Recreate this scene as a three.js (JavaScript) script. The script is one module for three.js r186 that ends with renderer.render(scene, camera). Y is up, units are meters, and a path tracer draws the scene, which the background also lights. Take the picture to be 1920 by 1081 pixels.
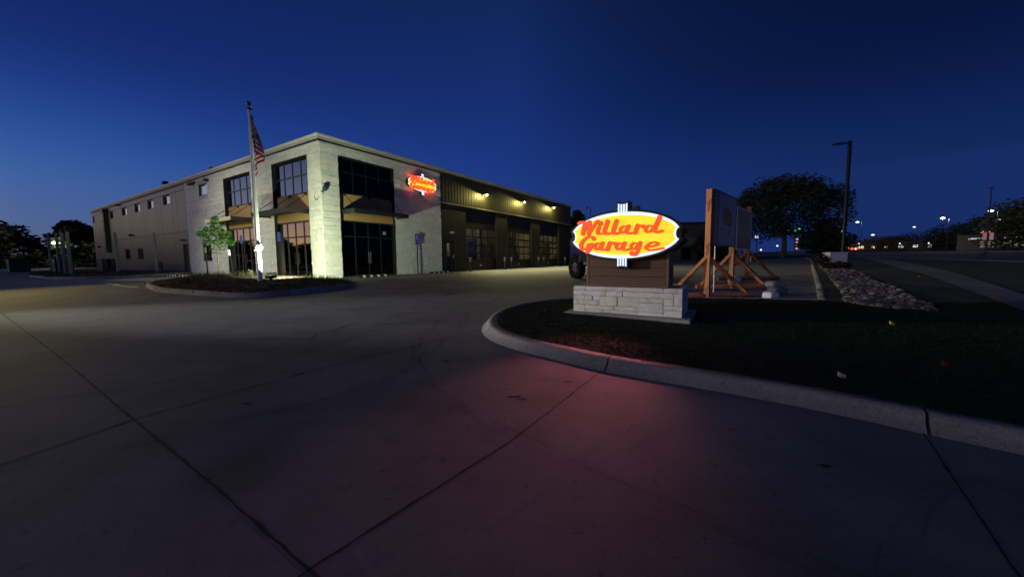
import * as THREE from 'three';
import { mergeGeometries, mergeVertices } from 'three/addons/utils/BufferGeometryUtils.js';
import { RoundedBoxGeometry } from 'three/addons/geometries/RoundedBoxGeometry.js';
import { RectAreaLightUniformsLib } from 'three/addons/lights/RectAreaLightUniformsLib.js';
import { FontLoader } from 'three/addons/loaders/FontLoader.js';
import { TextGeometry } from 'three/addons/geometries/TextGeometry.js';

// ---------------------------------------------------------------- camera, sky, dusk light, exposure
const scene = new THREE.Scene();
const EYE = 0.8883;                                   // y = 0 is the floor of the garage
const camera = new THREE.PerspectiveCamera(76.1, 1024 / 576, 0.1, 3000);
camera.position.set(0, EYE, 0);
camera.rotation.order = 'YXZ';
camera.rotation.set(-0.0819, 0, -0.0097);
const renderer = new THREE.WebGLRenderer({ antialias: true });
renderer.toneMapping = THREE.LinearToneMapping;
renderer.toneMappingExposure = 1;
renderer.shadowMap.enabled = true;
RectAreaLightUniformsLib.init();
scene.environmentIntensity = 1;

function mixc(a, b, t) { return [a[0] + (b[0] - a[0]) * t, a[1] + (b[1] - a[1]) * t, a[2] + (b[2] - a[2]) * t]; }
function sst(a, b, x) { const t = Math.min(1, Math.max(0, (x - a) / (b - a))); return t * t * (3 - 2 * t); }
{ // dusk sky: blue night overhead, the last glow of the sunset low in the west (to the left of the view)
  const W = 1024, H = 512, data = new Float32Array(W * H * 4);
  const stops = [[0, [.0170, .048, .235]], [7, [.0152, .045, .222]], [19, [.0092, .0315, .182]], [36, [.0056, .0178, .093]], [60, [.0026, .0080, .045]], [90, [.0016, .0050, .030]]];
  for (let j = 0; j < H; j++) {
    const el = ((j + .5) / H - .5) * 180;
    for (let i = 0; i < W; i++) {
      const az = ((i + .5) / W - .5) * 2 * Math.PI, c = -.925 * Math.cos(az) + .38 * Math.sin(az), cc = c + .39;      // c = 1 towards the sunset, left of and behind the view; cc = 0 ahead
      let e = Math.max(0, el), k = 0;
      while (k < stops.length - 2 && e > stops[k + 1][0]) k++;
      const t = Math.min(1, (e - stops[k][0]) / (stops[k + 1][0] - stops[k][0])), at = n => stops[Math.min(stops.length - 1, Math.max(0, n))];
      const h1 = stops[k + 1][0] - stops[k][0], sl = (n, q) => (Math.log(at(n + 1)[1][q]) - Math.log(at(n - 1)[1][q])) / (at(n + 1)[0] - at(n - 1)[0]);
      let col = [0, 1, 2].map(q => { const t2 = t * t, t3 = t2 * t; return Math.exp((2 * t3 - 3 * t2 + 1) * Math.log(at(k)[1][q]) + (t3 - 2 * t2 + t) * h1 * sl(k, q) + (3 * t2 - 2 * t3) * Math.log(at(k + 1)[1][q]) + (t3 - t2) * h1 * sl(k + 1, q)); });
      const kd = 1.25 + 1.1 * sst(9.5, 24, e), kk = cc < 0 ? [kd, kd, kd] : [1.1, 1.1, .6], wl = 1 - 1.25 * sst(7, 25, e), g3 = Math.exp(-e * e / 40) * sst(.15, .95, cc);
      col = col.map((v, q) => v * Math.exp(kk[q] * cc * (cc < 0 ? 1 : wl)));
      const gl = Math.pow(Math.max(0, (c - .5) / .5), 1.5);
      const g1 = gl * Math.exp(-Math.pow(e / 6, 1.3)), g2 = gl * Math.exp(-e / 13);
      col = [col[0] * (1 - .5 * gl) + 1.3 * g1 + 1.0 * g2, col[1] + .40 * g1 + .98 * g2, col[2] * (1 - .5 * Math.min(1, g1)) + .20 * g1 + 1.0 * g2 * (1 - .5 * Math.min(1, g1))];
      col[0] += .05 * g3; col[2] *= 1 - .42 * g3;
      if (el < 0) { const d = Math.exp(el / 3); col = col.map((v, q) => v * d + .01 * (1 - d)); }
      const o = (j * W + i) * 4; data[o] = col[0]; data[o + 1] = col[1]; data[o + 2] = col[2]; data[o + 3] = 1;
    }
  }
  const sky = new THREE.DataTexture(data, W, H, THREE.RGBAFormat, THREE.FloatType);
  sky.mapping = THREE.EquirectangularReflectionMapping; sky.magFilter = THREE.LinearFilter; sky.minFilter = THREE.LinearFilter; sky.needsUpdate = true;
  scene.background = sky; scene.environment = sky;
}
{ // the afterglow where the sun went down
  const sun = new THREE.DirectionalLight(0xffb890, 0.03);
  sun.position.set(-60, 6, 16); sun.target.position.set(0, 0, -8); scene.add(sun, sun.target);
  sun.castShadow = true; sun.shadow.radius = 30;
  const sc = sun.shadow.camera; sc.left = -60; sc.right = 60; sc.top = 40; sc.bottom = -20; sc.near = 1; sc.far = 250; sun.shadow.mapSize.set(2048, 2048);
}

// ---------------------------------------------------------------- helpers
let seed = 12345;
function rnd() { seed |= 0; seed = seed + 0x6D2B79F5 | 0; let t = Math.imul(seed ^ seed >>> 15, 1 | seed); t = t + Math.imul(t ^ t >>> 7, 61 | t) ^ t; return ((t ^ t >>> 14) >>> 0) / 4294967296; }
const rr = (a, b) => a + (b - a) * rnd();
const used = new Map();
function numbered(n) { const k = used.get(n) ?? 0; used.set(n, k + 1); return k ? n + '_' + String(k).padStart(3, '0') : n; }
function tag(o, label, category, group) { o.userData = { ...o.userData, label, category }; if (group) o.userData.group = group; return o; }
function thing(name, label, category, pos = [0, 0, 0], turn = 0, group) {
  const o = new THREE.Group(); o.name = numbered(name); o.position.set(...pos); o.rotation.y = turn; scene.add(o);
  return tag(o, label, category, group);
}
function mesh(name, geos, mat, parent) {
  const list = (Array.isArray(geos) ? geos : [geos]).map(clean);
  const m = new THREE.Mesh(list.length > 1 ? mergeGeometries(list) : list[0], mat);
  m.name = parent ? name : numbered(name); (parent ?? scene).add(m); return m;
}
function clean(g) {
  g = g.index ? g.toNonIndexed() : g;
  if (!g.attributes.normal) g.computeVertexNormals();
  if (!g.attributes.uv) g.setAttribute('uv', new THREE.BufferAttribute(new Float32Array(g.attributes.position.count * 2), 2));
  for (const k of Object.keys(g.attributes)) if (!['position', 'normal', 'uv', 'color'].includes(k)) g.deleteAttribute(k);
  return g;
}
function structure(name, geos, mat) { const m = mesh(name, geos, mat); m.userData = { kind: 'structure' }; return m; }
function boxUV(g) {                                   // uv in metres, from the side each face points to
  g = clean(g); const p = g.attributes.position, n = g.attributes.normal, uv = g.attributes.uv;
  for (let i = 0; i < p.count; i++) {
    const ax = Math.abs(n.getX(i)), ay = Math.abs(n.getY(i)), az = Math.abs(n.getZ(i));
    if (ay >= ax && ay >= az) uv.setXY(i, p.getX(i), p.getZ(i)); else if (ax >= az) uv.setXY(i, p.getZ(i), p.getY(i)); else uv.setXY(i, p.getX(i), p.getY(i));
  }
  return g;
}
function box(x0, x1, y0, y1, z0, z1) { const g = new THREE.BoxGeometry(x1 - x0, y1 - y0, z1 - z0); g.translate((x0 + x1) / 2, (y0 + y1) / 2, (z0 + z1) / 2); return boxUV(g); }
function rbox(w, h, d, r = .01, s = 2) { return boxUV(new RoundedBoxGeometry(w, h, d, s, Math.min(r, w / 2.01, h / 2.01, d / 2.01))); }
function cyl(r0, r1, h, n = 16, x = 0, y = 0, z = 0) { const g = new THREE.CylinderGeometry(r1, r0, h, n); g.translate(x, y + h / 2, z); return clean(g); }
function bar(a, b, w, d = w, r = 0) {                // a beam of w x d from a to b
  const A = new THREE.Vector3(...a), B = new THREE.Vector3(...b), L = A.distanceTo(B);
  const g = r ? rbox(w, L, d, r, 1) : boxUV(new THREE.BoxGeometry(w, L, d)); const q = new THREE.Quaternion().setFromUnitVectors(new THREE.Vector3(0, 1, 0), B.clone().sub(A).normalize());
  g.applyQuaternion(q); g.translate((A.x + B.x) / 2, (A.y + B.y) / 2, (A.z + B.z) / 2); return g;
}
function rod(a, b, r, r2 = r, n = 8) {
  const A = new THREE.Vector3(...a), B = new THREE.Vector3(...b), L = A.distanceTo(B);
  const g = new THREE.CylinderGeometry(r2, r, L, n); g.applyQuaternion(new THREE.Quaternion().setFromUnitVectors(new THREE.Vector3(0, 1, 0), B.clone().sub(A).normalize()));
  g.translate((A.x + B.x) / 2, (A.y + B.y) / 2, (A.z + B.z) / 2); return clean(g);
}
function moved(g, x = 0, y = 0, z = 0, ry = 0, rx = 0, rz = 0) { g = g.clone(); if (rx) g.rotateX(rx); if (rz) g.rotateZ(rz); if (ry) g.rotateY(ry); g.translate(x, y, z); return g; }
function copyOf(o, pos, turn, label, scale) {
  const c = o.clone(); c.name = numbered(o.name.replace(/_\d+$/, '')); scene.add(c);
  if (pos) c.position.set(...pos); if (turn !== undefined) c.rotation.y = turn; if (scale) c.scale.set(...scale);
  c.userData = { ...o.userData }; if (label) c.userData.label = label; return c;
}

// ---------------------------------------------------------------- procedural textures
function hash2(x, y, s) { let h = Math.imul(x, 374761393) + Math.imul(y, 668265263) + Math.imul(s, 2147483647 - 1013); h = Math.imul(h ^ h >>> 13, 1274126177); return ((h ^ h >>> 16) >>> 0) / 4294967296; }
function vnoise(x, y, p, s) {                         // value noise that repeats every p cells
  const xi = Math.floor(x), yi = Math.floor(y), fx = x - xi, fy = y - yi, u = fx * fx * (3 - 2 * fx), v = fy * fy * (3 - 2 * fy);
  const m = k => ((k % p) + p) % p, a = hash2(m(xi), m(yi), s), b = hash2(m(xi + 1), m(yi), s), c = hash2(m(xi), m(yi + 1), s), d = hash2(m(xi + 1), m(yi + 1), s);
  return a + (b - a) * u + (c - a) * v + (a - b - c + d) * u * v;
}
function fbm(u, v, p, oct, s) { let t = 0, w = .5, n = 0; for (let o = 0; o < oct; o++) { t += w * vnoise(u * p, v * p, p, s + o); n += w; w *= .55; p *= 2; } return t / n; }
function texture(N, metres, fn, srgb = true) {        // fn(u, v) -> [r, g, b] linear 0..1
  const d = new Uint8Array(N * N * 4), enc = v => { v = Math.min(1, Math.max(0, v)); return 255 * (srgb ? (v <= .0031308 ? 12.92 * v : 1.055 * Math.pow(v, 1 / 2.4) - .055) : v); };
  for (let j = 0; j < N; j++) for (let i = 0; i < N; i++) { const c = fn(i / N, j / N), o = (j * N + i) * 4; d[o] = enc(c[0]); d[o + 1] = enc(c[1]); d[o + 2] = enc(c[2]); d[o + 3] = 255; }
  const t = new THREE.DataTexture(d, N, N); t.wrapS = t.wrapT = THREE.RepeatWrapping; t.magFilter = THREE.LinearFilter; t.minFilter = THREE.LinearMipmapLinearFilter; t.generateMipmaps = true;
  if (srgb) t.colorSpace = THREE.SRGBColorSpace; t.repeat.set(1 / metres, 1 / metres); t.needsUpdate = true; return t;
}
const grey = v => [v, v, v];
function std(color, rough = .7, metal = 0, extra = {}) { const m = new THREE.MeshStandardMaterial({ roughness: rough, metalness: metal, ...extra }); m.color.setRGB(...color); return m; }
function glow(color, k = 1) { const m = new THREE.MeshStandardMaterial({ roughness: .5 }); m.color.setRGB(color[0] * .6, color[1] * .6, color[2] * .6); m.emissive.setRGB(...color); m.emissiveIntensity = k; return m; }

const concreteTex = texture(1024, 9, (u, v) => {
  const big = fbm(u, v, 3, 4, 11), mid = fbm(u, v, 18, 4, 23), fine = hash2(u * 1024 | 0, v * 1024 | 0, 5), streak = fbm(u * .999, v, 2, 2, 7) + .5 * vnoise(u * 4, v * 128, 128, 91);
  let k = .158 * (.58 + .70 * big + .55 * (mid - .5) + .24 * (fine - .5) + .22 * (streak - .75));
  const st = fbm(u, v, 7, 4, 77); if (st > .64) k *= 1 - .5 * (st - .64) * 3;
  const sp = vnoise(u * 220, v * 220, 220, 3); if (sp > .93) k *= .66; const dr = vnoise(u * 34, v * 34, 34, 63); if (dr > .9) k *= 1 - 2.2 * (dr - .9); k *= 1 + .10 * (vnoise(u * 5, v * 160, 160, 33) - .5) * sst(.4, .7, fbm(u, v, 3, 2, 19));
  return [k * 1.0, k * .985, k * .97];
});
const concreteBump = texture(512, 3, (u, v) => grey(.5 * fbm(u, v, 24, 4, 4) + .5 * vnoise(u * 256, v * 256, 256, 8)), false);
const kerbTex = texture(512, 2.2, (u, v) => { const k = .30 * (.55 + .55 * fbm(u, v, 5, 5, 31) + .3 * (vnoise(u * 160, v * 160, 160, 6) - .5) - (vnoise(u * 70, v * 70, 70, 61) > .86 ? .16 : 0)); return [k * 1.02, k, k * .96]; });
const stoneBump = texture(512, .8, (u, v) => grey(.7 * fbm(u, v, 7, 5, 51) + .3 * vnoise(u * 90, v * 90, 90, 3)), false);
const stoneTex = texture(512, 1.7, (u, v) => { const k = .76 * (.84 + .22 * fbm(u, v, 5, 5, 12) - (fbm(u, v, 13, 4, 40) > .66 ? .14 : 0)); return [k, k * .985, k * .95]; });
const grassTex = texture(512, 2.4, (u, v) => { const a = fbm(u, v, 6, 4, 71), b = vnoise(u * 200, v * 200, 200, 9); return [.006 + .010 * a * b + .004 * b, .010 + .010 * a + .007 * b, .0035 + .003 * b]; });
const soilTex = texture(512, 2, (u, v) => { const a = fbm(u, v, 8, 5, 15), b = vnoise(u * 180, v * 180, 180, 2); return [.06 * (.4 + a * .7 + .5 * b), .043 * (.4 + a * .7 + .5 * b), .030 * (.4 + a * .7 + .5 * b)]; });
const asphaltTex = texture(512, 4, (u, v) => grey(.055 * (.6 + .5 * fbm(u, v, 6, 4, 91) + .4 * (vnoise(u * 250, v * 250, 250, 19) - .3))));
const woodTex = texture(512, 1.2, (u, v) => { const r = Math.sin((u * 22 + 2.2 * fbm(u, v, 4, 3, 9)) * 6.28) * .5 + .5, k = .75 + .3 * r * fbm(u, v, 12, 3, 8) + .1 * (vnoise(u * 200, v * 14, 200, 3) - .5); const kn = fbm(u, v, 6, 2, 88) > .74 ? .5 : 1; return [.74 * k * kn, .33 * k * kn, .125 * k * kn]; });
const metalBump = texture(256, 1, (u, v) => grey(fbm(u, v, 8, 4, 44)), false);

const M = {
  concrete: std([1, 1, 1], .78, 0, { map: concreteTex, bumpMap: concreteBump, bumpScale: .0016 }),
  kerb: std([1, 1, 1], .85, 0, { map: kerbTex, bumpMap: concreteBump, bumpScale: .006 }),
  sealant: std([.012, .012, .014], .8),
  scrape: std([1.18, 1.16, 1.12], .8, 0, { map: concreteTex, bumpMap: concreteBump, bumpScale: .004 }),
  stone: std([1, 1, 1], .88, 0, { map: stoneTex, bumpMap: stoneBump, bumpScale: .022 }),
  stoneGrey: std([.93, .92, .90], .88, 0, { map: stoneTex, bumpMap: stoneBump, bumpScale: .028 }),
  stoneWarm: std([1, .96, .90], .88, 0, { map: stoneTex, bumpMap: stoneBump, bumpScale: .02 }),
  mortar: std([.50, .49, .46], .95),
  grass: std([1, 1, 1], .95, 0, { map: grassTex }),
  soil: std([1, 1, 1], .98, 0, { map: soilTex, bumpMap: stoneBump, bumpScale: .02 }),
  asphalt: std([1, 1, 1], .9, 0, { map: asphaltTex }),
  paint: std([.62, .62, .60], .75, 0, { bumpMap: concreteBump, bumpScale: .002 }),
  darkMetal: std([.018, .017, .017], .5, .3),
  black: std([.010, .010, .011], .55),
  blackFrame: std([.012, .012, .014], .4, .2),
  siding: std([.088, .084, .070], .42, .55, { bumpMap: metalBump, bumpScale: .002 }),
  cladding: std([.026, .023, .018], .6, .1, { bumpMap: metalBump, bumpScale: .003 }),
  claddingLow: std([.015, .013, .0105], .75, 0, { bumpMap: stoneBump, bumpScale: .006 }),
  fascia: std([.40, .38, .34], .55, .1),
  fasciaTop: std([.60, .59, .55], .5, .1),
  roof: std([.30, .30, .31], .9),
  tan: std([.36, .22, .085], .7, 0, { bumpMap: metalBump, bumpScale: .002 }),
  mirrorGlass: std([.115, .14, .195], .03, 1),
  sunsetGlass: std([.225, .172, .155], .03, 1),  // pink of the reflected sunset put into the door glass tint
  darkGlass: new THREE.MeshPhysicalMaterial({ color: 0x060607, roughness: .08, specularIntensity: .35 }),
  paleGlass: std([.45, .46, .47], .05, 1),
  canopy: std([.020, .0205, .021], .55, .2),
  litCream: std([.60, .55, .40], .6),
  galv: std([.45, .46, .46], .42, .75, { bumpMap: metalBump, bumpScale: .001 }),
  polePaint: std([.74, .76, .76], .45, 0),
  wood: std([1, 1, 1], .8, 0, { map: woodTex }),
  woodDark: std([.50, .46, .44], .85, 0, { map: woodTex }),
  brown: std([.105, .050, .026], .62, 0, { bumpMap: metalBump, bumpScale: .002 }),
  brownTrim: std([.15, .085, .055], .55),
  cabinet: std([.020, .016, .015], .45, .3),
  rubber: std([.014, .014, .014], .85),
  white: std([.78, .78, .76], .6),
  blue: std([.02, .055, .40], .4),
  leaf: std([.055, .11, .022], .7, 0, { side: THREE.DoubleSide }),
  leafYoung: std([.036, .09, .016], .6, 0, { side: THREE.DoubleSide }),
  leafDark: std([.022, .032, .014], .8, 0, { side: THREE.DoubleSide }),
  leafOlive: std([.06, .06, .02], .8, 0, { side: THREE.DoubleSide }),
  leafYellow: std([.38, .30, .035], .7, 0, { side: THREE.DoubleSide }),
  bark: std([.075, .055, .04], .95, 0, { bumpMap: stoneBump, bumpScale: .03 }),
  barkPale: std([.22, .17, .12], .9),
};
M.pane = new THREE.MeshPhysicalMaterial({ roughness: .04, transmission: 1, thickness: 0, ior: 1.5, metalness: 0 }); M.pane.color.setRGB(.72, .74, .72);

// ---------------------------------------------------------------- terrain: the lot climbs 0.7 m from the camera to the garage, and the land rises beyond the street
const TH = .5699, CX = -8.9796, CZ = -17.6937;
const D_ = [Math.sin(TH), -Math.cos(TH)], N_ = [Math.cos(TH), Math.sin(TH)];
function g(x, z) {
  const D = -z; let b;
  if (D <= 0) b = D > -20 ? -.71 + .03 * D : -1.31;
  else { b = -.71 + .71 * D / 16; b = -.5 * (-b + Math.sqrt(b * b + .004)); }
  const u = (x - CX) * N_[0] + (z - CZ) * N_[1], w = sst(8, 24, u);
  return b + w * .014 * Math.max(0, Math.min(260, Math.hypot(x, z)) - 28);
}
function clipCell(poly, x0, x1, z0, z1) {             // Sutherland-Hodgman against one grid cell
  let p = poly;
  for (const [ax, v, s] of [[0, x0, 1], [0, x1, -1], [1, z0, 1], [1, z1, -1]]) {
    const q = []; for (let i = 0; i < p.length; i++) {
      const a = p[i], b = p[(i + 1) % p.length], da = (a[ax] - v) * s, db = (b[ax] - v) * s;
      if (da >= 0) q.push(a);
      if ((da >= 0) !== (db >= 0)) { const t = da / (da - db); q.push([a[0] + (b[0] - a[0]) * t, a[1] + (b[1] - a[1]) * t]); }
    } p = q; if (p.length < 3) return [];
  } return p;
}
function sheet(poly, cell, yf) {                      // a polygon laid over the terrain
  const pos = [], xs = poly.map(p => p[0]), zs = poly.map(p => p[1]);
  const x0 = Math.floor(Math.min(...xs) / cell), x1 = Math.ceil(Math.max(...xs) / cell), z0 = Math.floor(Math.min(...zs) / cell), z1 = Math.ceil(Math.max(...zs) / cell);
  for (let i = x0; i < x1; i++) { 
    const strip = clipCell(poly, i * cell, (i + 1) * cell, -1e6, 1e6); if (strip.length < 3) continue;
    for (let k = z0; k < z1; k++) {
      const c = clipCell(strip, i * cell, (i + 1) * cell, k * cell, (k + 1) * cell); if (c.length < 3) continue;
      const v = c.map(p => new THREE.Vector2(p[0], p[1])); const f = c.length === 3 ? [[0, 1, 2]] : c.length === 4 ? [[0, 1, 2], [0, 2, 3]] : THREE.ShapeUtils.triangulateShape(v, []);
      for (const t of f) { 
        const [a, b, d] = t.map(n => c[n]); const area = (b[0] - a[0]) * (d[1] - a[1]) - (b[1] - a[1]) * (d[0] - a[0]); if (Math.abs(area) < 1e-7) continue;
        for (const p of area > 0 ? [a, d, b] : [a, b, d]) pos.push(p[0], yf(p[0], p[1]), p[1]);
      }
    }
  }
  const geo = new THREE.BufferGeometry(); geo.setAttribute('position', new THREE.Float32BufferAttribute(pos, 3));
  const uv = new Float32Array(pos.length / 3 * 2); for (let i = 0; i < uv.length / 2; i++) { uv[2 * i] = pos[3 * i]; uv[2 * i + 1] = pos[3 * i + 2]; }
  geo.setAttribute('uv', new THREE.BufferAttribute(uv, 2)); 
  const m = mergeVertices(geo); m.computeVertexNormals(); return m.toNonIndexed();
}
function inside(poly, x, z) { let r = false; for (let i = 0, j = poly.length - 1; i < poly.length; j = i++) { const [a, b] = poly[i], [c, d] = poly[j]; if ((b > z) !== (d > z) && x < (c - a) * (z - b) / (d - b) + a) r = !r; } return r; }
function edgeDist(poly, x, z) { let m = 1e9; for (let i = 0, j = poly.length - 1; i < poly.length; j = i++) { const [a, b] = poly[i], [c, d] = poly[j]; const L = (c - a) ** 2 + (d - b) ** 2, t = Math.max(0, Math.min(1, ((x - a) * (c - a) + (z - b) * (d - b)) / L)); m = Math.min(m, Math.hypot(x - a - t * (c - a), z - b - t * (d - b))); } return m; }
function smooth(pts, n = 6, closed = false) { const c = new THREE.CatmullRomCurve3(pts.map(p => new THREE.Vector3(p[0], 0, p[1])), closed, 'centripetal'); return c.getPoints(pts.length * n).slice(0, closed ? -1 : undefined).map(p => [p.x, p.z]); }
function offsetPath(pts, d) { return pts.map((p, i) => { const a = pts[Math.max(0, i - 1)], b = pts[Math.min(pts.length - 1, i + 1)], L = Math.hypot(b[0] - a[0], b[1] - a[1]); return [p[0] - (b[1] - a[1]) / L * d, p[1] + (b[0] - a[0]) / L * d]; }); }
function sweep(pts, profile, yf) {                    // a profile [(across, up)] carried along a path on the terrain, ends closed
  const pos = [], uv = [], rings = []; let run = 0;
  for (let i = 0; i < pts.length; i++) {
    const a = pts[Math.max(0, i - 1)], b = pts[Math.min(pts.length - 1, i + 1)], L = Math.hypot(b[0] - a[0], b[1] - a[1]) || 1, nx = -(b[1] - a[1]) / L, nz = (b[0] - a[0]) / L;
    if (i) run += Math.hypot(pts[i][0] - pts[i - 1][0], pts[i][1] - pts[i - 1][1]);
    let s = 0; rings.push(profile.map(([o, h], k) => { if (k) s += Math.hypot(o - profile[k - 1][0], h - profile[k - 1][1]); return [pts[i][0] + nx * o, yf(pts[i][0], pts[i][1]) + h, pts[i][1] + nz * o, run, s]; }));
  }
  const put = v => { pos.push(v[0], v[1], v[2]); uv.push(v[3], v[4]); };
  for (let i = 0; i + 1 < rings.length; i++) for (let k = 0; k + 1 < profile.length; k++) { const a = rings[i][k], b = rings[i + 1][k], c = rings[i + 1][k + 1], d = rings[i][k + 1]; put(a); put(b); put(c); put(a); put(c); put(d); }
  const geo = new THREE.BufferGeometry(); geo.setAttribute('position', new THREE.Float32BufferAttribute(pos, 3)); geo.setAttribute('uv', new THREE.Float32BufferAttribute(uv, 2));
  const m = mergeVertices(geo); m.computeVertexNormals(); const caps = new THREE.BufferGeometry(), cp = [];
  for (const r of [rings[0], rings[rings.length - 1]]) for (let k = 1; k + 1 < profile.length; k++) for (const v of [r[profile.length - 1], r[k - 1], r[k]]) cp.push(v[0], v[1], v[2]);
  caps.setAttribute('position', new THREE.Float32BufferAttribute(cp, 3)); caps.computeVertexNormals();
  return mergeGeometries([clean(m), clean(caps)]);
}

{ // ground: one sheet to the horizon
  const pos = [], idx = [], uv = [], R = [0, 2, 4, 6, 8, 10, 12, 14, 16, 18, 20, 24, 28, 34, 40, 50, 60, 75, 90, 110, 140, 180, 230, 260, 300, 400, 600, 1000, 1800], S = 96;
  for (const r of R) for (let s = 0; s < S; s++) { const a = s / S * 2 * Math.PI, x = r * Math.cos(a), z = r * Math.sin(a); pos.push(x, g(x, z) - .08, z); uv.push(x, z); }
  for (let i = 0; i + 1 < R.length; i++) for (let s = 0; s < S; s++) { const a = i * S + s, b = i * S + (s + 1) % S, c = a + S, d = b + S; idx.push(a, b, c, b, d, c); }
  const geo = new THREE.BufferGeometry(); geo.setAttribute('position', new THREE.Float32BufferAttribute(pos, 3)); geo.setAttribute('uv', new THREE.Float32BufferAttribute(uv, 2)); geo.setIndex(idx); geo.computeVertexNormals();
  structure('ground', geo, M.grass);
}
function poured(geo) { geo = clean(geo); const p = geo.attributes.position, c = new Float32Array(p.count * 3); for (let i = 0; i < p.count; i++) { const x = p.getX(i), z = p.getZ(i), a = fbm(x / 40 + 9, z / 40 + 9, 8, 4, 201), b = vnoise(x / 1.7 + 300, z / 1.7 + 300, 1024, 77), k = .8 + .4 * a + .14 * (b - .5); c[3 * i] = k * 1.0; c[3 * i + 1] = k; c[3 * i + 2] = k; } geo.setAttribute('color', new THREE.BufferAttribute(c, 3)); return geo; }
M.drive = M.concrete.clone(); M.drive.vertexColors = true;
structure('driveway', [
  poured(sheet([[-45, 12], [-45, -34], [34, -34], [34, 12]], 1, (x, z) => g(x, z))),
  poured(sheet([[-75, 12], [-75, -80], [-45, -80], [-45, 12]], 5, (x, z) => g(x, z))),
  poured(sheet([[-45, -34], [-45, -80], [46, -80], [46, -34]], 3, (x, z) => g(x, z)))], M.drive);
// dried oil drips and scraped patches on the drive
for (const [x, z, r, dark] of [[.02, -3.72, .035, 1], [.10, -3.66, .025, 1], [-2.7, -3.62, .03, 1], [.62, -4.1, .03, 1], [2.2, -2.5, .025, 1], [-.9, -4.9, .035, 1], [-3.2, -7.6, .5, 0], [-4.6, -6.7, .7, 0], [-1.9, -8.6, .4, 0], [-.2, -10.8, .35, 0], [-6.2, -9.6, .5, 0]]) {
  const n = 22, pts = []; for (let i = 0; i < n; i++) { const a = i / n * 6.283, k = r * (.45 + 1.1 * rnd()); pts.push([x + Math.cos(a) * k * 1.7, z + Math.sin(a) * k * .7]); }
  structure('stain', sheet(pts, .5, (u, w) => g(u, w) + .005), dark ? M.sealant : M.scrape);
}

// front kerb and the lawn behind it
const KERB = [[-.05, .0], [-.04, .008], [.035, .06], [.06, .112], [.085, .137], [.12, .145], [.23, .143], [.235, -.05]];   // across (0 = face), up
const kerbLine = smooth([[7.55, -8.95], [6, -9.3], [4.4, -9.62], [2.6, -9.8], [1.5, -9.62], [.54, -9.15], [-.1, -8.42], [-.42, -7.67], [-.52, -6.98], [-.47, -6.4], [-.27, -5.87], [.09, -5.41], [.58, -4.96], [1.17, -4.46], [1.9, -4.02], [2.55, -3.62], [3.03, -3.27], [3.42, -2.94], [3.85, -2.6], [5, -1.72], [10, 2.2]], 8);
function splitPath(pts, cuts, gap = .012) {           // cut at the points nearest to the given ones
  const idx = cuts.map(c => pts.reduce((b, p, i) => Math.hypot(p[0] - c[0], p[1] - c[1]) < Math.hypot(pts[b][0] - c[0], pts[b][1] - c[1]) ? i : b, 0)).sort((a, b) => a - b);
  const out = []; let s = 0; for (const i of [...idx, pts.length - 1]) { out.push(pts.slice(s, i + 1).map(p => [...p])); s = i; }
  for (const o of out) { const e = (a, b) => { const L = Math.hypot(b[0] - a[0], b[1] - a[1]); a[0] += (b[0] - a[0]) / L * gap; a[1] += (b[1] - a[1]) / L * gap; }; e(o[0], o[1]); e(o[o.length - 1], o[o.length - 2]); }
  return out;
}
const flipped = KERB.map(([o, h]) => [-o, h]);
const side = 1;   // lawn side of the kerb path
for (const s of splitPath(kerbLine, [[2.6, -9.8], [-.47, -6.4], [1.17, -4.46], [3.42, -2.94], [7, -.2]])) structure('kerb', sweep(s, flipped, g), M.kerb);
const lotKerb = smooth([[7.7, -8.85], [9.73, -11.34], [11.4, -13.45], [13.0, -15.46], [20, -24.2], [30.2, -36.9], [40, -50]], 5);
for (const s of splitPath(lotKerb, [[11.4, -13.45], [20, -24.2]])) structure('kerb', sweep(s, flipped, g), M.kerb);
const LAWN = .13;
const lawnPoly = [...offsetPath(kerbLine, -.228), [60, 14], [150, 10], [150, -90], [46, -58], ...offsetPath(lotKerb, -.228).reverse()];
structure('lawn', sheet(lawnPoly, 1.5, (x, z) => g(x, z) + LAWN + .02 * (fbm(x * .05 + 5, z * .05 + 5, 16, 3, 3) - .5) * Math.min(1, edgeDist(kerbLine, x, z) * 2)), M.grass);
structure('sidewalk', sheet([[32.9, -33.83], [19.5, -18.2], [13.2, -10.8], [10.86, -8.08], [7.6, -4.2], [1.5, 3.5], [4.6, 3.8], [9.9, -5.4], [13.0, -9.3], [15.0, -11.46], [18.2, -14.96], [25.8, -23.46], [33.9, -33.0], [41, -41.5], [40, -42.3]].filter(p => p[1] < -4 || p[0] > 9), 1.2, (x, z) => g(x, z) + LAWN + .022), std([.95, .97, 1], .8, 0, { map: concreteTex }));
const streetNear = smooth([[46, -56], [45.4, -49.9], [42.8, -42.95], [39.2, -35.7], [36.8, -30.3], [34.1, -25.1], [31, -18], [27, -8], [24, 4]], 4);
const streetFar = smooth([[70, -96], [77, -77.4], [83, -73], [80, -60], [72, -44], [64, -24], [58, 4]], 4);
structure('street', sheet([...streetNear, ...[...streetFar].reverse()], 3, (x, z) => g(x, z) + LAWN + .02), M.asphalt);
structure('kerb', sweep(streetNear, [[-.12, 0], [-.12, .17], [.12, .17], [.12, 0]], g), M.kerb);
structure('kerb', sweep(streetFar, [[-.12, 0], [-.12, .22], [.12, .22], [.12, 0]], g), M.kerb);
structure('street', sheet([[26, -66], [27, -60], [46, -57], [70, -95], [60, -110]], 4, (x, z) => g(x, z) + LAWN + .03), M.asphalt);

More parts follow.
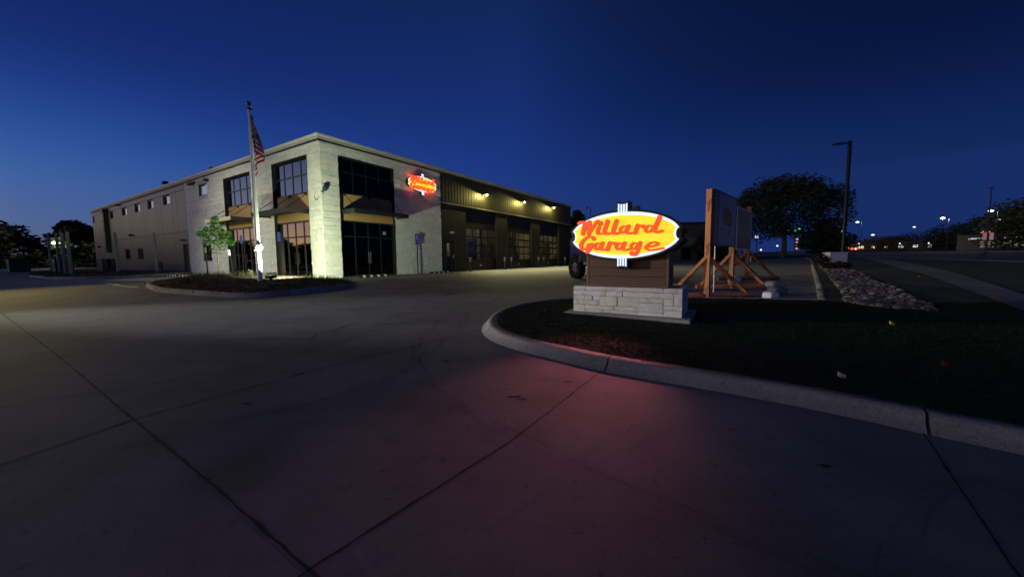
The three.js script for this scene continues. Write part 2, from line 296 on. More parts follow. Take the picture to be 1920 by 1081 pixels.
// sealed joints between the slabs: tar beads of uneven width
function joint(pts, w = .013) {
  const c = []; for (let i = 0; i + 1 < pts.length; i++) { const a = pts[i], b = pts[i + 1], n = Math.max(2, Math.ceil(Math.hypot(b[0] - a[0], b[1] - a[1]) / .09)); for (let k = 0; k < n; k++) c.push([a[0] + (b[0] - a[0]) * k / n, a[1] + (b[1] - a[1]) * k / n]); } c.push(pts[pts.length - 1]);
  const L = [], R = []; c.forEach((p, i) => { const a = c[Math.max(0, i - 1)], b = c[Math.min(c.length - 1, i + 1)], l = Math.hypot(b[0] - a[0], b[1] - a[1]), nx = -(b[1] - a[1]) / l, nz = (b[0] - a[0]) / l, wob = rr(-.003, .003); const blob = rnd() < .05 ? 1.8 : 1; const wl = w * rr(.3, .75) * blob, wr = w * rr(.3, .75) * blob; L.push([p[0] + nx * (wl + wob), p[1] + nz * (wl + wob)]); R.push([p[0] - nx * (wr - wob), p[1] - nz * (wr - wob)]); });
  const pos = []; for (let i = 0; i + 1 < c.length; i++) { const q = [L[i], L[i + 1], R[i + 1], R[i]]; for (const t of [[0, 1, 2], [0, 2, 3]]) for (const k of t) pos.push(q[k][0], g(q[k][0], q[k][1]) + .005, q[k][1]); }
  const geo = new THREE.BufferGeometry(); geo.setAttribute('position', new THREE.Float32BufferAttribute(pos, 3)); geo.computeVertexNormals(); return geo;
}
structure('pavement_joint', joint([[-12.5, -8.92], [-6.63, -5.28], [-3.52, -3.3], [-2.03, -2.36], [-1.02, -1.70], [.4, -.8]], .015), M.sealant);
structure('pavement_joint', joint([[-8, 1.2], [-3.79, -2.6], [-3.52, -3.3], [-3.16, -3.78], [-2.31, -4.87], [-.93, -6.3]].slice(1), .014), M.sealant);
structure('pavement_joint', joint([[1.13, -4.5], [-.01, -2.88], [-1.02, -1.70], [-1.9, -.4]], .012), M.sealant);
structure('pavement_joint', joint([[3.4, -2.95], [2.44, -1.69], [1.6, -.6]], .010), M.sealant);
structure('pavement_joint', joint([[-.93, -6.3], [-.5, -6.8]], .012), M.sealant);
structure('pavement_joint', joint([[-6.63, -5.28], [-4.4, -7.9], [-1.5, -11.2], [1.6, -15]], .006), M.sealant);

// worn tyre tracks sweeping round the kerb: broken films of rubber and of pale dust
{
  const wear = texture(256, 1, (u, v) => { const a = fbm(u, v, 6, 4, 301), b = vnoise(u * 40, v * 90, 80, 13), e = sst(0, .22, v) * sst(1, .78, v); return grey(Math.min(1, Math.max(0, (a - .36) * 1.9) * (.35 + .9 * b) * e * .42)); }, false); wear.repeat.set(.45, 1);
  const film = c => { const m = std(c, .85); m.transparent = true; m.alphaMap = wear; return m; };
  const dark = film([.03, .03, .032]), pale = film([.34, .33, .31]);
  for (const [pts, w, m] of [[[[-6.5, -1.5], [-3.6, -2.6], [-1.6, -4.2], [-1.1, -6.4], [-.9, -9], [.3, -12]], .24, dark], [[[-6.8, -3.2], [-4.6, -3.9], [-3.0, -5.4], [-2.6, -7.6], [-2.4, -10], [-1.4, -13]], .24, dark], [[[5, .4], [2.2, -1.2], [.6, -2.4], [-.9, -4.0], [-1.5, -5.6], [-1.5, -8]], .2, dark], [[[4, 1.6], [1, -.6], [-.9, -1.9], [-2.4, -3.6], [-3.1, -5.6], [-3.4, -8.4]], .2, pale], [[[-1.2, -1.2], [-.3, -2.0], [1.2, -3.0], [2.6, -3.2]], .3, pale], [[[-9, -7.2], [-6, -7.6], [-3.5, -8.2], [-1.2, -9.6], [.6, -12.5]], .5, pale], [[[-7.5, -9.6], [-4.8, -9.9], [-2.4, -11], [-.8, -13.5]], .45, pale], [[[1.2, -1.0], [2.0, -1.8], [3.0, -2.3], [4.5, -1.7]], .18, dark]]) {
    const geo = sweep(smooth(pts, 14), [[-w / 2, .006], [w / 2, .006]], g), uv = geo.attributes.uv; for (let i = 0; i < uv.count; i++) uv.setY(i, uv.getY(i) / w); structure('tyre_mark', geo, m);
  }
}

// painted markings
const lines = [];
function paintLine(a, b, w = .1) { const L = Math.hypot(b[0] - a[0], b[1] - a[1]), nx = -(b[1] - a[1]) / L * w / 2, nz = (b[0] - a[0]) / L * w / 2; structure('parking_line', sheet([[a[0] + nx, a[1] + nz], [b[0] + nx, b[1] + nz], [b[0] - nx, b[1] - nz], [a[0] - nx, a[1] - nz]], 1, (x, z) => g(x, z) + .009), M.paint); }
const toW = (r, o) => [CX + D_[0] * r + N_[0] * o, CZ + D_[1] * r + N_[1] * o];      // along the bay front, out from it
for (const [r0, o0, n, k] of [[2.3, 1.6, 5, 0], [5.7, 1.2, 5, 1]]) for (let i = 0; i < n; i++) paintLine(toW(r0 + i * .62, o0 + .25 * i), toW(r0 + i * .62 + .75, o0 + .25 * i + 1.0), .14);
paintLine(toW(1.9, 1.5), toW(6.4, 4.0), .1); paintLine(toW(5.2, 1.2), toW(9.8, 3.6), .1); paintLine(toW(1.0, 2.6), toW(4.6, 4.2), .1);
paintLine([-16.29, -14.97], [-14.34, -14.07], .12); paintLine([-14.48, -15.01], [-13.7, -14.3], .12); paintLine([-17.6, -15.9], [-16.2, -15.2], .12);
for (const [a, b] of [[[5, -12.15], [11.2, -12.1]], [[6.8, -9.75], [8.1, -9.7]], [[20, -46], [36, -44.5]], [[8.4, -18.3], [15, -17.6]]]) paintLine(a, b, .1);

// ---------------------------------------------------------------- the garage: local x along the bay front, z out of it, L side on x = 0
const ROOF = 6.75, PHI = Math.PI / 2 - TH;
const garage = thing('garage_building', 'long two storey garage of white stone, grey siding and dark bays', 'building', [CX, 0, CZ], PHI);
const ML = new THREE.Matrix4().set(0, 0, -1, 0, 0, 1, 0, 0, 1, 0, 0, 0, 0, 0, 0, 1);   // facade (x = -s, y, out) -> local of the west side
const onL = geo => { geo = clean(geo); geo.applyMatrix4(ML); return geo; };
function part(name, geos, mat, L, parent = garage) { geos = (Array.isArray(geos) ? geos : [geos]); return mesh(name, L ? geos.map(onL) : geos, mat, parent); }
function wallShape(x0, x1, y1, holes, depth, z0 = -depth) {
  const s = new THREE.Shape([[x0, 0], [x1, 0], [x1, y1], [x0, y1]].map(p => new THREE.Vector2(...p)));
  for (const [a, b, c, d] of holes) s.holes.push(new THREE.Path([[a, c], [a, d], [b, d], [b, c]].map(p => new THREE.Vector2(...p))));
  const geo = new THREE.ExtrudeGeometry(s, { depth, bevelEnabled: false }); geo.translate(0, 0, z0); return boxUV(geo);
}
// openings: [x0, x1, y0, y1] on each facade
const holesR = [[.91, 4.27, .0, 5.96]], holesL = [[-4.47, -1.0, 0, 5.96], [-10.58, -6.93, 0, 5.96], [-14.8, -13.1, 5.3, 6.08], [-14.85, -13.1, .9, 2.14]];
const under = h => h.map(o => [o[0], o[1], o[2] === 0 ? -.4 : o[2], o[3]]);
part('wall', wallShape(.3, 8.02, 6.5, holesR.map(o => [o[0], o[1], .001, o[3]]), .28), M.mortar);
part('wall', wallShape(-17.1, 0, 6.5, holesL.map(o => [o[0], o[1], Math.max(.001, o[2]), o[3]]), .3), M.mortar, true);
// stone veneer: split-faced courses, the 300 nearest the corner as single stones, the rest joined
{
  const cells = [];
  const lay = (L, x0, x1, holes) => {
    const cuts = new Set([0, 6.5]); let y = 0; const rows = []; const H = [.16, .24, .3, .2, .26];
    while (y < 6.5 - .08) { let h = H[rnd() * 5 | 0]; for (const t of [5.96, 6.5]) if (y < t && y + h > t - .09) h = t - y; rows.push([y, y + h]); y += h; }
    for (const [a, b] of rows) {
      let x = x0; while (x < x1 - .01) { let w = rr(.35, 1.25); if (x + w > x1 - .25) w = x1 - x; 
        let parts = [[x, x + w]]; for (const [h0, h1, v0, v1] of holes) if (b > v0 + .03 && a < v1 - .03) parts = parts.flatMap(([p, q]) => q <= h0 || p >= h1 ? [[p, q]] : [[p, Math.min(q, h0)], [Math.max(p, h1), q]].filter(t => t[1] - t[0] > .03));
        for (const [p, q] of parts) cells.push({ L, x: (p + q) / 2, y: (a + b) / 2, w: q - p, h: b - a, d: rr(.03, .065) });
        x += w; }
    }
  };
  lay(false, .0, 8.02, holesR); lay(true, -17.1, .0, holesL);
  cells.forEach(c => c.near = Math.hypot(c.x, .6 * (c.y - 4)) * (c.L ? 1.25 : 1)); cells.sort((a, b) => a.near - b.near);
  const stoneGeo = v => { const b = new THREE.BoxGeometry(1, 1, 1, 1, 1, 1); const p = b.attributes.position; for (let i = 0; i < p.count; i++) if (p.getZ(i) > 0) p.setXYZ(i, p.getX(i) * (1 - .006 * v), p.getY(i) * (.985 - .01 * v), p.getZ(i)); b.translate(0, 0, .5); b.computeVertexNormals(); return clean(b); };
  const mats = [M.stone, M.stoneGrey, M.stoneWarm], rest = [];
  cells.forEach((c, i) => {
    const b = stoneGeo(i % 3), gap = .005; b.scale(c.w - gap, c.h - gap, c.d); const tilt = rr(-.02, .02); b.rotateX(tilt * .3); b.translate(c.x, c.y, 0);
    const uvb = boxUV(b); const u = uvb.attributes.uv; const ou = rr(0, 2), ov = rr(0, 2); for (let k = 0; k < u.count; k++) u.setXY(k, u.getX(k) + ou, u.getY(k) + ov);
    if (i < 300) part('stone', uvb, mats[rnd() * 3 | 0], c.L); else rest.push(c.L ? onL(uvb) : uvb);
  });
  const m = mesh('stone_veneer', rest, M.stone, garage); m.userData = { kind: 'stuff' };
}
// dark bay block
const bays = [[10.58, 14.45], [16.0, 20.15], [21.8, 26.02]], SEAM = 4.6;
part('wall', wallShape(8.03, 29, SEAM, [...bays.map(b => [b[0], b[1], .001, 4.55]), [8.46, 9.46, .001, 2.22]], .3), M.claddingLow);
{ // ribbed cladding above the bays
  const s = new THREE.Shape(); const pts = [[8.03, -.25]]; for (let x = 8.03; x < 29; x += .3) pts.push([x, .05], [x + .2, .05], [x + .215, .06], [x + .285, .06], [Math.min(29, x + .3), .05]); pts.push([29, -.25]);
  s.setFromPoints(pts.filter(p => p[0] <= 29.001).map(p => new THREE.Vector2(...p))); const geo = new THREE.ExtrudeGeometry(s, { depth: 6.5 - SEAM, bevelEnabled: false }); geo.rotateX(-Math.PI / 2); geo.scale(1, 1, -1); geo.translate(0, SEAM, 0);
  part('cladding', boxUV(new THREE.BufferGeometry().copy(flipZ(geo))), M.cladding);
  part('drip_trim', box(8.03, 29.0, SEAM - .05, SEAM, -.1, .12), M.fascia);
}
function flipZ(geo) { geo = clean(geo); geo.computeVertexNormals(); return geo; }
part('wall', [box(28.75, 29.0, 0, 6.5, -14, -.31), box(0, 28.75, 0, 6.5, -46.3, -46.0)], M.siding);
part('roof', [box(.3, 28.7, 6.45, 6.6, -13.9, -.3), box(.3, 14, 6.45, 6.6, -46, -13.9)], M.roof);
part('wall', box(13.8, 14.0, 0, 6.44, -46, -14), M.siding);
part('wall', box(14.0, 28.75, 0, 6.44, -14.0, -13.8), M.siding);
part('roof_trim', [box(-.16, 29.14, 6.655, ROOF, -.1, .16), box(-.16, -.0, 6.655, ROOF, -46.3, -.1)], M.fasciaTop);
part('roof_trim', [box(-.12, 29.1, 6.53, 6.655, -.05, .12), box(-.12, .0, 6.53, 6.655, -46.3, -.05)], M.fascia);
part('roof_trim', [box(-.07, 29.05, 6.44, 6.53, -.2, .075), box(-.075, .0, 6.44, 6.53, -46.3, -.2)], M.black);
for (const [x, z] of [[.8, -24.2], [.8, -14.4]]) { const v = part('roof_vent', [cyl(.16, .16, z < -20 ? .75 : .55, 14, x, 6.6, z)], M.galv); part('vent_cap', [cyl(.24, .2, .26, 14, x, z < -20 ? 7.3 : 7.08, z)], M.darkMetal, false, v); }

// recessed openings: window above, wooden panel, canopy, wooden header, glazed shop front
function grid(x0, x1, y0, y1, cols, rows, fw, mw, z0, z1) { // frame bars and pane rectangles
  const xs = [], bars = [box(x0, x0 + fw, y0, y1, z0, z1), box(x1 - fw, x1, y0, y1, z0, z1), box(x0 + fw, x1 - fw, y0, y0 + fw * .8, z0, z1), box(x0 + fw, x1 - fw, y1 - fw * .8, y1, z0, z1)];
  const panes = []; const cx = cols.map(c => x0 + fw + (x1 - x0 - 2 * fw) * c), cy = rows.map(r => y0 + fw * .8 + (y1 - y0 - 1.6 * fw) * r);
  for (let i = 1; i + 1 < cx.length; i++) bars.push(box(cx[i] - mw / 2, cx[i] + mw / 2, y0 + fw * .8, y1 - fw * .8, z0, z1 - .012));
  for (let j = 1; j + 1 < cy.length; j++) bars.push(box(x0 + fw, x1 - fw, cy[j] - mw / 2, cy[j] + mw / 2, z0, z1 - .006));
  for (let i = 0; i + 1 < cx.length; i++) for (let j = 0; j + 1 < cy.length; j++) panes.push([cx[i], cx[i + 1], cy[j], cy[j + 1]]);
  return { bars, panes };
}
function glazed(name, x0, x1, y0, y1, cols, rows, mat, L, z = -.16, fw = .09, mw = .06, frameMat = M.blackFrame) {
  const gr = grid(x0, x1, y0, y1, cols, rows, fw, mw, z - .04, z + .04), w = part(name, gr.bars, frameMat, L);
  for (const [a, b, c, d] of gr.panes) part('pane', box(a, b, c, d, z - .008, z + .004), mat, L, w);
  return w;
}
function opening(L, x0, x1, upper, glass, doorGlass = glass) {
  part('reveal', [box(x0 - .004, x0 + .03, .004, 5.965, -.28, .05), box(x1 - .03, x1 + .004, .004, 5.965, -.28, .05), box(x0 + .03, x1 - .03, 5.93, 5.965, -.28, .05)], M.blackFrame, L);
  glazed('window', x0, x1, 4.2, 5.96, [0, .25, .5, .75, 1], upper, glass, L);
  part('spandrel', box(x0, x1, 3.2, 4.2, -.22, -.13), M.tan, L);
  part('header', box(x0, x1, 2.88, 3.2, -.22, -.10), M.tan, L);
  const sf = glazed('shop_front', x0, x1, .01, 2.88, [0, .25, .5, .75, 1], [0, .735, 1], doorGlass, L, -.16, .10, .07);
  const cx = (x0 + x1) / 2;
  for (const s of [-1, 1]) part('door_handle', [bar([cx + s * .06, .7, -.07], [cx + s * .06, 1.3, -.07], .016), bar([cx + s * .06, .8, -.13], [cx + s * .06, .8, -.07], .012), bar([cx + s * .06, 1.2, -.13], [cx + s * .06, 1.2, -.07], .012)], L ? M.blackFrame : M.galv, L, sf);
  return sf;
}
M.tinted = new THREE.MeshPhysicalMaterial({ color: 0x40444a, roughness: .06, transmission: 1, thickness: 0, ior: 1.5, specularIntensity: .45 });
opening(false, .91, 4.27, [0, .62, 1], M.tinted);
part('showroom_wall', [box(.35, 7.9, 0, 6.4, -6.1, -6.0), box(7.9, 8.0, 0, 6.4, -6.0, -.31), box(.35, .45, 0, 6.4, -6.0, -.6)], std([.05, .05, .05], .9)); part('showroom_floor', box(.45, 7.9, -.1, .008, -6.0, -.3), M.kerb); part('showroom_ceiling', box(.45, 7.9, 6.3, 6.38, -6.0, -.31), M.black);
part('counter', [box(3.2, 6.8, 0.01, 1.05, -4.6, -4.0), box(3.1, 6.9, 1.05, 1.1, -4.7, -3.95)], std([.12, .08, .05], .6));
for (const [x, y, z, k] of [[4.9, 2.75, -3, 2], [5.6, 1.95, -4.2, 3], [3.9, 2.0, -5.2, 1.2]]) part('light_bead', moved(new THREE.SphereGeometry(.05, 10, 8), x, y, z), glow([1, .92, .7], k));  // added glowing beads for the points of light in the glass
opening(true, -4.47, -1.0, [0, .53, 1], M.mirrorGlass, M.sunsetGlass);
opening(true, -10.58, -6.93, [0, .53, 1], M.mirrorGlass, M.sunsetGlass);
function canopy(L, x0, x1) {
  const c = part('canopy', [box(x0, x1, 3.28, 3.37, -.05, .98), box(x0 - .01, x1 + .01, 3.17, 3.385, .92, 1.0), box(x0 - .012, x0 + .07, 3.172, 3.38, -.04, .92), box(x1 - .07, x1 + .012, 3.172, 3.38, -.04, .92)], M.canopy, L);
  for (const t of [.07, .5, .93]) { const x = x0 + (x1 - x0) * t; part('support_rod', [rod([x, 4.16, -.1], [x, 3.4, .86], .016), bar([x, 4.1, -.14], [x, 4.24, -.1], .1, .03), bar([x, 4.15, -.12], [x, 4.17, -.02], .05)], M.black, L, c); }
}
function fascia(L, x0, x1) { part('lit_canopy_strip', box(x0, x1, 3.175, 3.38, 1.001, 1.012), M.litCream, L); }  // added strip; the light on this canopy front is put into its cream colour
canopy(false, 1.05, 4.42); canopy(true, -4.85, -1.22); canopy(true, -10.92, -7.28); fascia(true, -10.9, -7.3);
// house number on the shop front glass
const font = await new FontLoader().loadAsync('fonts/droid/droid_sans_regular.typeface.json');
{ const t = new TextGeometry('35', { font, size: .165, depth: .006, curveSegments: 6 }); t.translate(3.52, 2.27, -.153); part('house_number', boxUV(t), M.white); }
// small windows and west side fittings
glazed('window', -14.8, -13.1, 5.3, 6.08, [0, 1], [0, 1], M.paleGlass, true, -.1, .09);
glazed('window', -14.85, -13.1, .9, 2.14, [0, .5, 1], [0, 1], M.darkGlass, true, -.1, .1);
part('flood_fixture', [box(-15.9, -15.0, 6.23, 6.33, .0, .12), ...[-15.75, -15.45, -15.15].map(x => moved(rbox(.2, .16, .2, .03), x, 6.2, .2))], M.black, true);
part('security_camera', [moved(rbox(.12, .2, .3, .04), -12.8, 6.15, .15)], M.black, true);
part('wall_speaker', [moved(rbox(.16, .28, .14, .03), -6.2, 2.65, .08)], M.black, true);
// corner flood fixture with its loop of cable
part('flood_fixture', [moved(rbox(.23, .2, .15, .05), .12, 4.26, .16, .3, .3), bar([.0, 4.1, .02], [.14, 4.2, .14], .06), (() => { const c = new THREE.CatmullRomCurve3([[-.2, 4.12, .05], [-.42, 4.06, .06], [-.46, 3.88, .06], [-.3, 3.76, .05], [-.1, 3.86, .05], [.06, 4.02, .06], [.14, 4.18, .1]].map(p => new THREE.Vector3(-.06 + p[0] * .0 - .0, p[1], p[2]).add(new THREE.Vector3(0, 0, 0)).setX(p[0] > 0 ? p[0] : -.055).setZ(p[0] > 0 ? p[2] : -(-p[0]) + .0))); return clean(new THREE.TubeGeometry(c, 30, .012, 6)); })()], std([.03, .035, .05], .5));
// metal-clad rear wing on the west side
const upW = [[-46.6, -45.2], [-38.4, -37.2], [-33.9, -32.2], [-29.7, -28.1], [-25.9, -24.4], [-22.0, -20.4]].map(a => [...a, 5.3, 6.03]).map(([a, b, c, d]) => [a === -46.6 ? -46.2 : a, b, c, d]);
const lowW = [[-34.0, -32.4, 1.12, 2.15], [-30.0, -28.3, 1.08, 2.13]], doorW = [-18.45, -17.5, .001, 2.17];
part('wall', wallShape(-46.3, -17.1, 6.45, [...upW, ...lowW, doorW], .25, -.24), M.siding, true);
{ const ribs = []; for (let x = -46.1; x < -17.2; x += .9) { if ([...upW, ...lowW, doorW].some(h => x > h[0] - .03 && x < h[1] + .03)) continue; ribs.push(box(x - .012, x + .012, .1, 6.4, 0, .016)); } const m = part('siding_rib', ribs, M.siding, true); m.userData = { kind: 'stuff' }; }
part('seam_trim', [box(-46.3, -17.12, 6.04, 6.09, 0, .03), box(-46.3, -17.12, 3.04, 3.09, 0, .03)], M.darkMetal, true);
for (const [a, b, c, d] of upW) glazed('window', a, b, c, d, [0, 1], [0, 1], M.paleGlass, true, -.12, .1);
for (const [a, b, c, d] of lowW) glazed('window', a, b, c, d, [0, .5, 1], [0, 1], M.darkGlass, true, -.1, .08);
{ const d = part('side_door', [box(-18.4, -17.55, .02, 2.12, -.14, -.08)], M.claddingLow, true); part('door_handle', [box(-17.72, -17.68, 1.0, 1.14, -.08, -.03)], M.galv, true, d); part('door_frame', [box(-18.47, -18.4, 0, 2.2, -.12, .02), box(-17.55, -17.48, 0, 2.2, -.12, .02), box(-18.4, -17.55, 2.12, 2.2, -.12, .02)], M.black, true, d); }
part('exhaust_duct', [box(-40.0, -39.4, 1.9, 6.35, .02, .32), box(-40.1, -39.3, 6.05, 6.42, .015, .38), ...[2.4, 3.3, 4.2, 5.1].map(y => box(-40.03, -39.37, y, y + .08, .01, .35))], std([.03, .022, .018], .5, .3), true);
part('wall_fixture', [moved(rbox(.5, .12, .3, .04), -34.7, 6.38, .16), moved(rbox(.45, .16, .25, .05), -31.2, 3.35, .14), moved(rbox(.4, .1, .2, .03), -18.2, 2.45, .12), moved(rbox(.3, .2, .2, .03), -44, 2.6, .1)], M.black, true);
// sectional bay doors: black head panel above, glazed sections, plain bottom section
bays.forEach(([x0, x1], i) => {
  part('bay_head', box(x0, x1, 3.16, 4.55, -.24, -.2), M.black);
  const gr = grid(x0, x1, .02, 3.16, [0, .25, .5, .75, 1], [0, .22, .4, .6, .8, 1], .09, .10, -.26, -.18);
  const d = part('bay_door', [...gr.bars, box(x0 + .09, x1 - .09, .06, .7, -.25, -.205)], M.blackFrame);
  for (const [a, b, c, e] of gr.panes) if (c > .5) part('pane', box(a, b, c, e, -.226, -.220), M.pane, false, d);
  part('pull_handle', [box((x0 + x1) / 2 - .09, (x0 + x1) / 2 + .09, .3, .46, -.2, -.17)], M.galv, false, d);
});
{ const d = part('entrance_door', [...(() => { const s = wallShape(8.53, 9.39, 2.15, [[8.66, 8.98, 1.05, 1.95]], .06, -.14); return [s]; })()], M.claddingLow); part('pane', box(8.66, 8.98, 1.05, 1.95, -.115, -.105), M.pane, false, d); part('door_handle', [box(9.24, 9.3, .95, 1.15, -.08, -.03)], M.galv, false, d); part('door_frame', [box(8.46, 8.53, 0, 2.22, -.14, .02), box(9.39, 9.46, 0, 2.22, -.14, .02), box(8.53, 9.39, 2.15, 2.22, -.14, .02)], M.black, false, d); }
part('wall_fixture', [moved(rbox(.3, .12, .2, .03), 9.0, 2.66, .12)], std([.3, .3, .3], .4));
// the workshop behind the bay doors
part('workshop_wall', [box(8.4, 28.6, 0, 5.0, -7.2, -7.0), box(8.3, 8.4, 0, 5, -7.2, -.31), box(28.6, 28.7, 0, 5, -7.2, -.31)], std([.55, .51, .40], .9));
part('workshop_floor', box(8.4, 28.6, -.1, .01, -7.0, -.28), M.kerb); part('workshop_ceiling', box(8.4, 28.6, 5.0, 5.1, -7.0, -.31), M.black);
part('shelving', [[9.6, 11.2], [13, 14.4], [18.6, 20.3], [23.4, 25.2]].flatMap(([a, b]) => [box(a, b, 0, .06, -6.9, -6.3), ...[.7, 1.4, 2.1, 2.8].map(y => box(a, b, y, y + .05, -6.9, -6.3)), box(a, a + .05, 0, 2.9, -6.9, -6.3), box(b - .05, b, 0, 2.9, -6.9, -6.3), box(a + .1, a + .7, .06, .6, -6.85, -6.35), box(a + .5, b - .2, .75, 1.2, -6.85, -6.35), box(a + .1, a + .9, 2.15, 2.6, -6.85, -6.35)]), M.darkMetal);
part('vehicle_lift', [14.9, 17.2, 20.6, 22.6].map(x => box(x, x + .35, 0, 3.6, -4.2, -3.85)), M.black);
{ const lamp = part('added_ceiling_lamp', box(11.2, 11.55, 4.78, 4.84, -5.6, -5.4), glow([1, .9, .65], 1.2)); const pl = new THREE.PointLight(0xffe6b0, 110, 0, 2); pl.position.set(11.375, 4.81, -5.5); pl.castShadow = true; garage.add(pl); pl.name = 'added_lamp_light'; }  // unseen lamp, added so the workshop shows pale through the panes

// wall lamps over the bays
function wallLamp(r, y, label) {
  const t = thing('wall_lamp', label, 'wall lamp', [...[toW(r, .09)].map(p => [p[0], y, p[1]])[0]], PHI, 'lamps above the bay doors');
  mesh('bracket', [box(-.09, .09, -.12, .12, 0, .04), bar([0, .02, .03], [0, .06, .3], .05)], M.black, t);
  mesh('lamp_shade', [cyl(.2, .06, .13, 20, 0, -.02, .36)], M.black, t);
  mesh('bulb', [moved(new THREE.SphereGeometry(.10, 16, 10), 0, -.05, .36)], glow([1, .86, .35], 6), t);
  const s = new THREE.SpotLight(new THREE.Color().setRGB(1, .90, .45), 235, 0, .95, .7, 2); s.position.set(0, -.1, .42); s.target.position.set(0, -3, 3.0); const p = new THREE.PointLight(new THREE.Color().setRGB(1, .85, .22), 17, 0, 2); p.position.set(0, -.05, .36); p.castShadow = true; t.add(p); t.add(s, s.target); s.castShadow = true; s.shadow.radius = 3;
}
wallLamp(12.55, 5.66, 'lit wall lamp above the bay door nearest the entrance door'); wallLamp(18.1, 5.8, 'lit wall lamp above the middle bay door'); wallLamp(23.9, 5.95, 'lit wall lamp above the farthest bay door');

// ---------------------------------------------------------------- lettered signs
// strokes of the hand-lettered name, laid out on a 1400 x 620 drawing (x right, y down)
const LET = [
  ['W', [[[330, 455], [372, 440], [412, 446], [402, 520], [388, 598]], 44], [[[388, 600], [425, 520], [478, 440]], 36], [[[478, 442], [484, 520], [470, 600]], 44], [[[472, 600], [525, 520], [578, 440], [596, 428]], 34]],
  ['i', [[[608, 515], [590, 572], [604, 598], [650, 596]], 42], [[[622, 462], [626, 462]], 58]],
  ['l', [[[722, 438], [684, 572], [698, 598], [752, 594]], 46]], ['l', [[[838, 436], [798, 572], [812, 598], [868, 592]], 46]],
  ['a', [[[975, 512], [920, 508], [888, 548], [902, 586], [940, 578], [972, 530]], 34], [[[992, 505], [966, 570], [984, 594], [1042, 588]], 42]],
  ['r', [[[1100, 500], [1072, 588]], 44], [[[1082, 540], [1122, 506], [1168, 502], [1166, 520]], 36]],
  ['d', [[[1290, 512], [1230, 506], [1196, 544], [1212, 580], [1254, 570], [1290, 530]], 36], [[[1358, 404], [1304, 556], [1322, 580], [1392, 570]], 48]],
  ['G', [[[540, 668], [520, 640], [455, 644], [384, 700], [362, 764], [388, 806], [440, 796], [486, 748]], 44], [[[512, 738], [484, 796], [452, 838]], 46], [[[462, 744], [528, 736]], 32]],
  ['a', [[[640, 726], [588, 722], [556, 762], [570, 800], [606, 792], [638, 744]], 34], [[[660, 718], [636, 782], [652, 806], [706, 800]], 42]],
  ['r', [[[756, 716], [724, 804]], 44], [[[738, 754], [776, 720], [826, 716], [826, 734]], 36]],
  ['a', [[[926, 726], [872, 722], [840, 760], [854, 798], [890, 790], [924, 744]], 34], [[[946, 716], [920, 782], [938, 804], [1004, 796]], 42]],
  ['g', [[[1108, 722], [1056, 716], [1024, 754], [1038, 792], [1074, 782], [1108, 738]], 34], [[[1136, 712], [1102, 824], [1070, 866], [1034, 858], [1032, 836]], 42]],
  ['e', [[[1216, 762], [1300, 748], [1350, 722], [1300, 704], [1232, 732], [1206, 772], [1244, 802], [1320, 794], [1410, 776]], 36]],
];
const NOTE = 'letter';
function strokeShape(pts, w, f) {                      // broad-pen strokes: stems full width, flat strokes thinner
  const dense = pts.length > 2 ? new THREE.CatmullRomCurve3(pts.map(p => new THREE.Vector3(p[0], p[1], 0)), false, 'centripetal').getPoints(pts.length * 5).map(p => [p.x, p.y]) : pts;
  const L = [], R = [], wid = []; dense.forEach((p, i) => { const a = dense[Math.max(0, i - 1)], b = dense[Math.min(dense.length - 1, i + 1)], l = Math.hypot(b[0] - a[0], b[1] - a[1]) || 1, nx = -(b[1] - a[1]) / l, ny = (b[0] - a[0]) / l, e = Math.min(i, dense.length - 1 - i), k = (pts.length < 3 ? 1 : .52 + .48 * Math.abs(b[1] - a[1]) / l) * w / 2; wid.push(k); L.push([p[0] + nx * k, p[1] + ny * k]); R.push([p[0] - nx * k, p[1] - ny * k]); });
  return { L, R, ends: [[...dense[0], wid[0]], [...dense[dense.length - 1], wid[wid.length - 1]]] };
}
function letterGeo(strokes, f, depth, fat = 1) {       // f maps the drawing to metres; each stroke a bevelled ribbon with round ends
  const out = []; let lift = 0;
  for (const [pts, w0] of strokes) {
    const w = w0 * fat * 1.1, { L, R, ends } = strokeShape(pts, w);
    for (let i = 0; i + 1 < L.length; i++) {
      const q = [L[i], L[i + 1], R[i + 1], R[i]].map(f); const area = (q[1][0] - q[0][0]) * (q[2][1] - q[0][1]) - (q[1][1] - q[0][1]) * (q[2][0] - q[0][0]); const o = area > 0 ? q : [...q].reverse();
      const P = [], top = depth + lift; const v = (p, z) => P.push(p[0], p[1], z);
      v(o[0], top); v(o[1], top); v(o[2], top); v(o[0], top); v(o[2], top); v(o[3], top);
      for (const [a, b] of [[L[i], L[i + 1]], [R[i + 1], R[i]]].map(e => e.map(f))) { const A = area > 0 ? a : b, B = area > 0 ? b : a; v(B, top); v(A, top); v(A, 0); v(B, top); v(A, 0); v(B, 0); }
      const ge = new THREE.BufferGeometry(); ge.setAttribute('position', new THREE.Float32BufferAttribute(P, 3)); ge.computeVertexNormals(); out.push(clean(ge));
    }
    for (const e of ends) { const [cx, cy] = f(e), k = Math.abs(f([100, 0])[0] - f([0, 0])[0]) / 100; const c = new THREE.CylinderGeometry(e[2] * k, e[2] * k, depth + lift + .0006, 18); c.rotateX(Math.PI / 2); c.translate(cx, cy, (depth + lift + .0006) / 2); out.push(clean(c)); }
    lift += .0015;
  }
  return mergeGeometries(out);
}
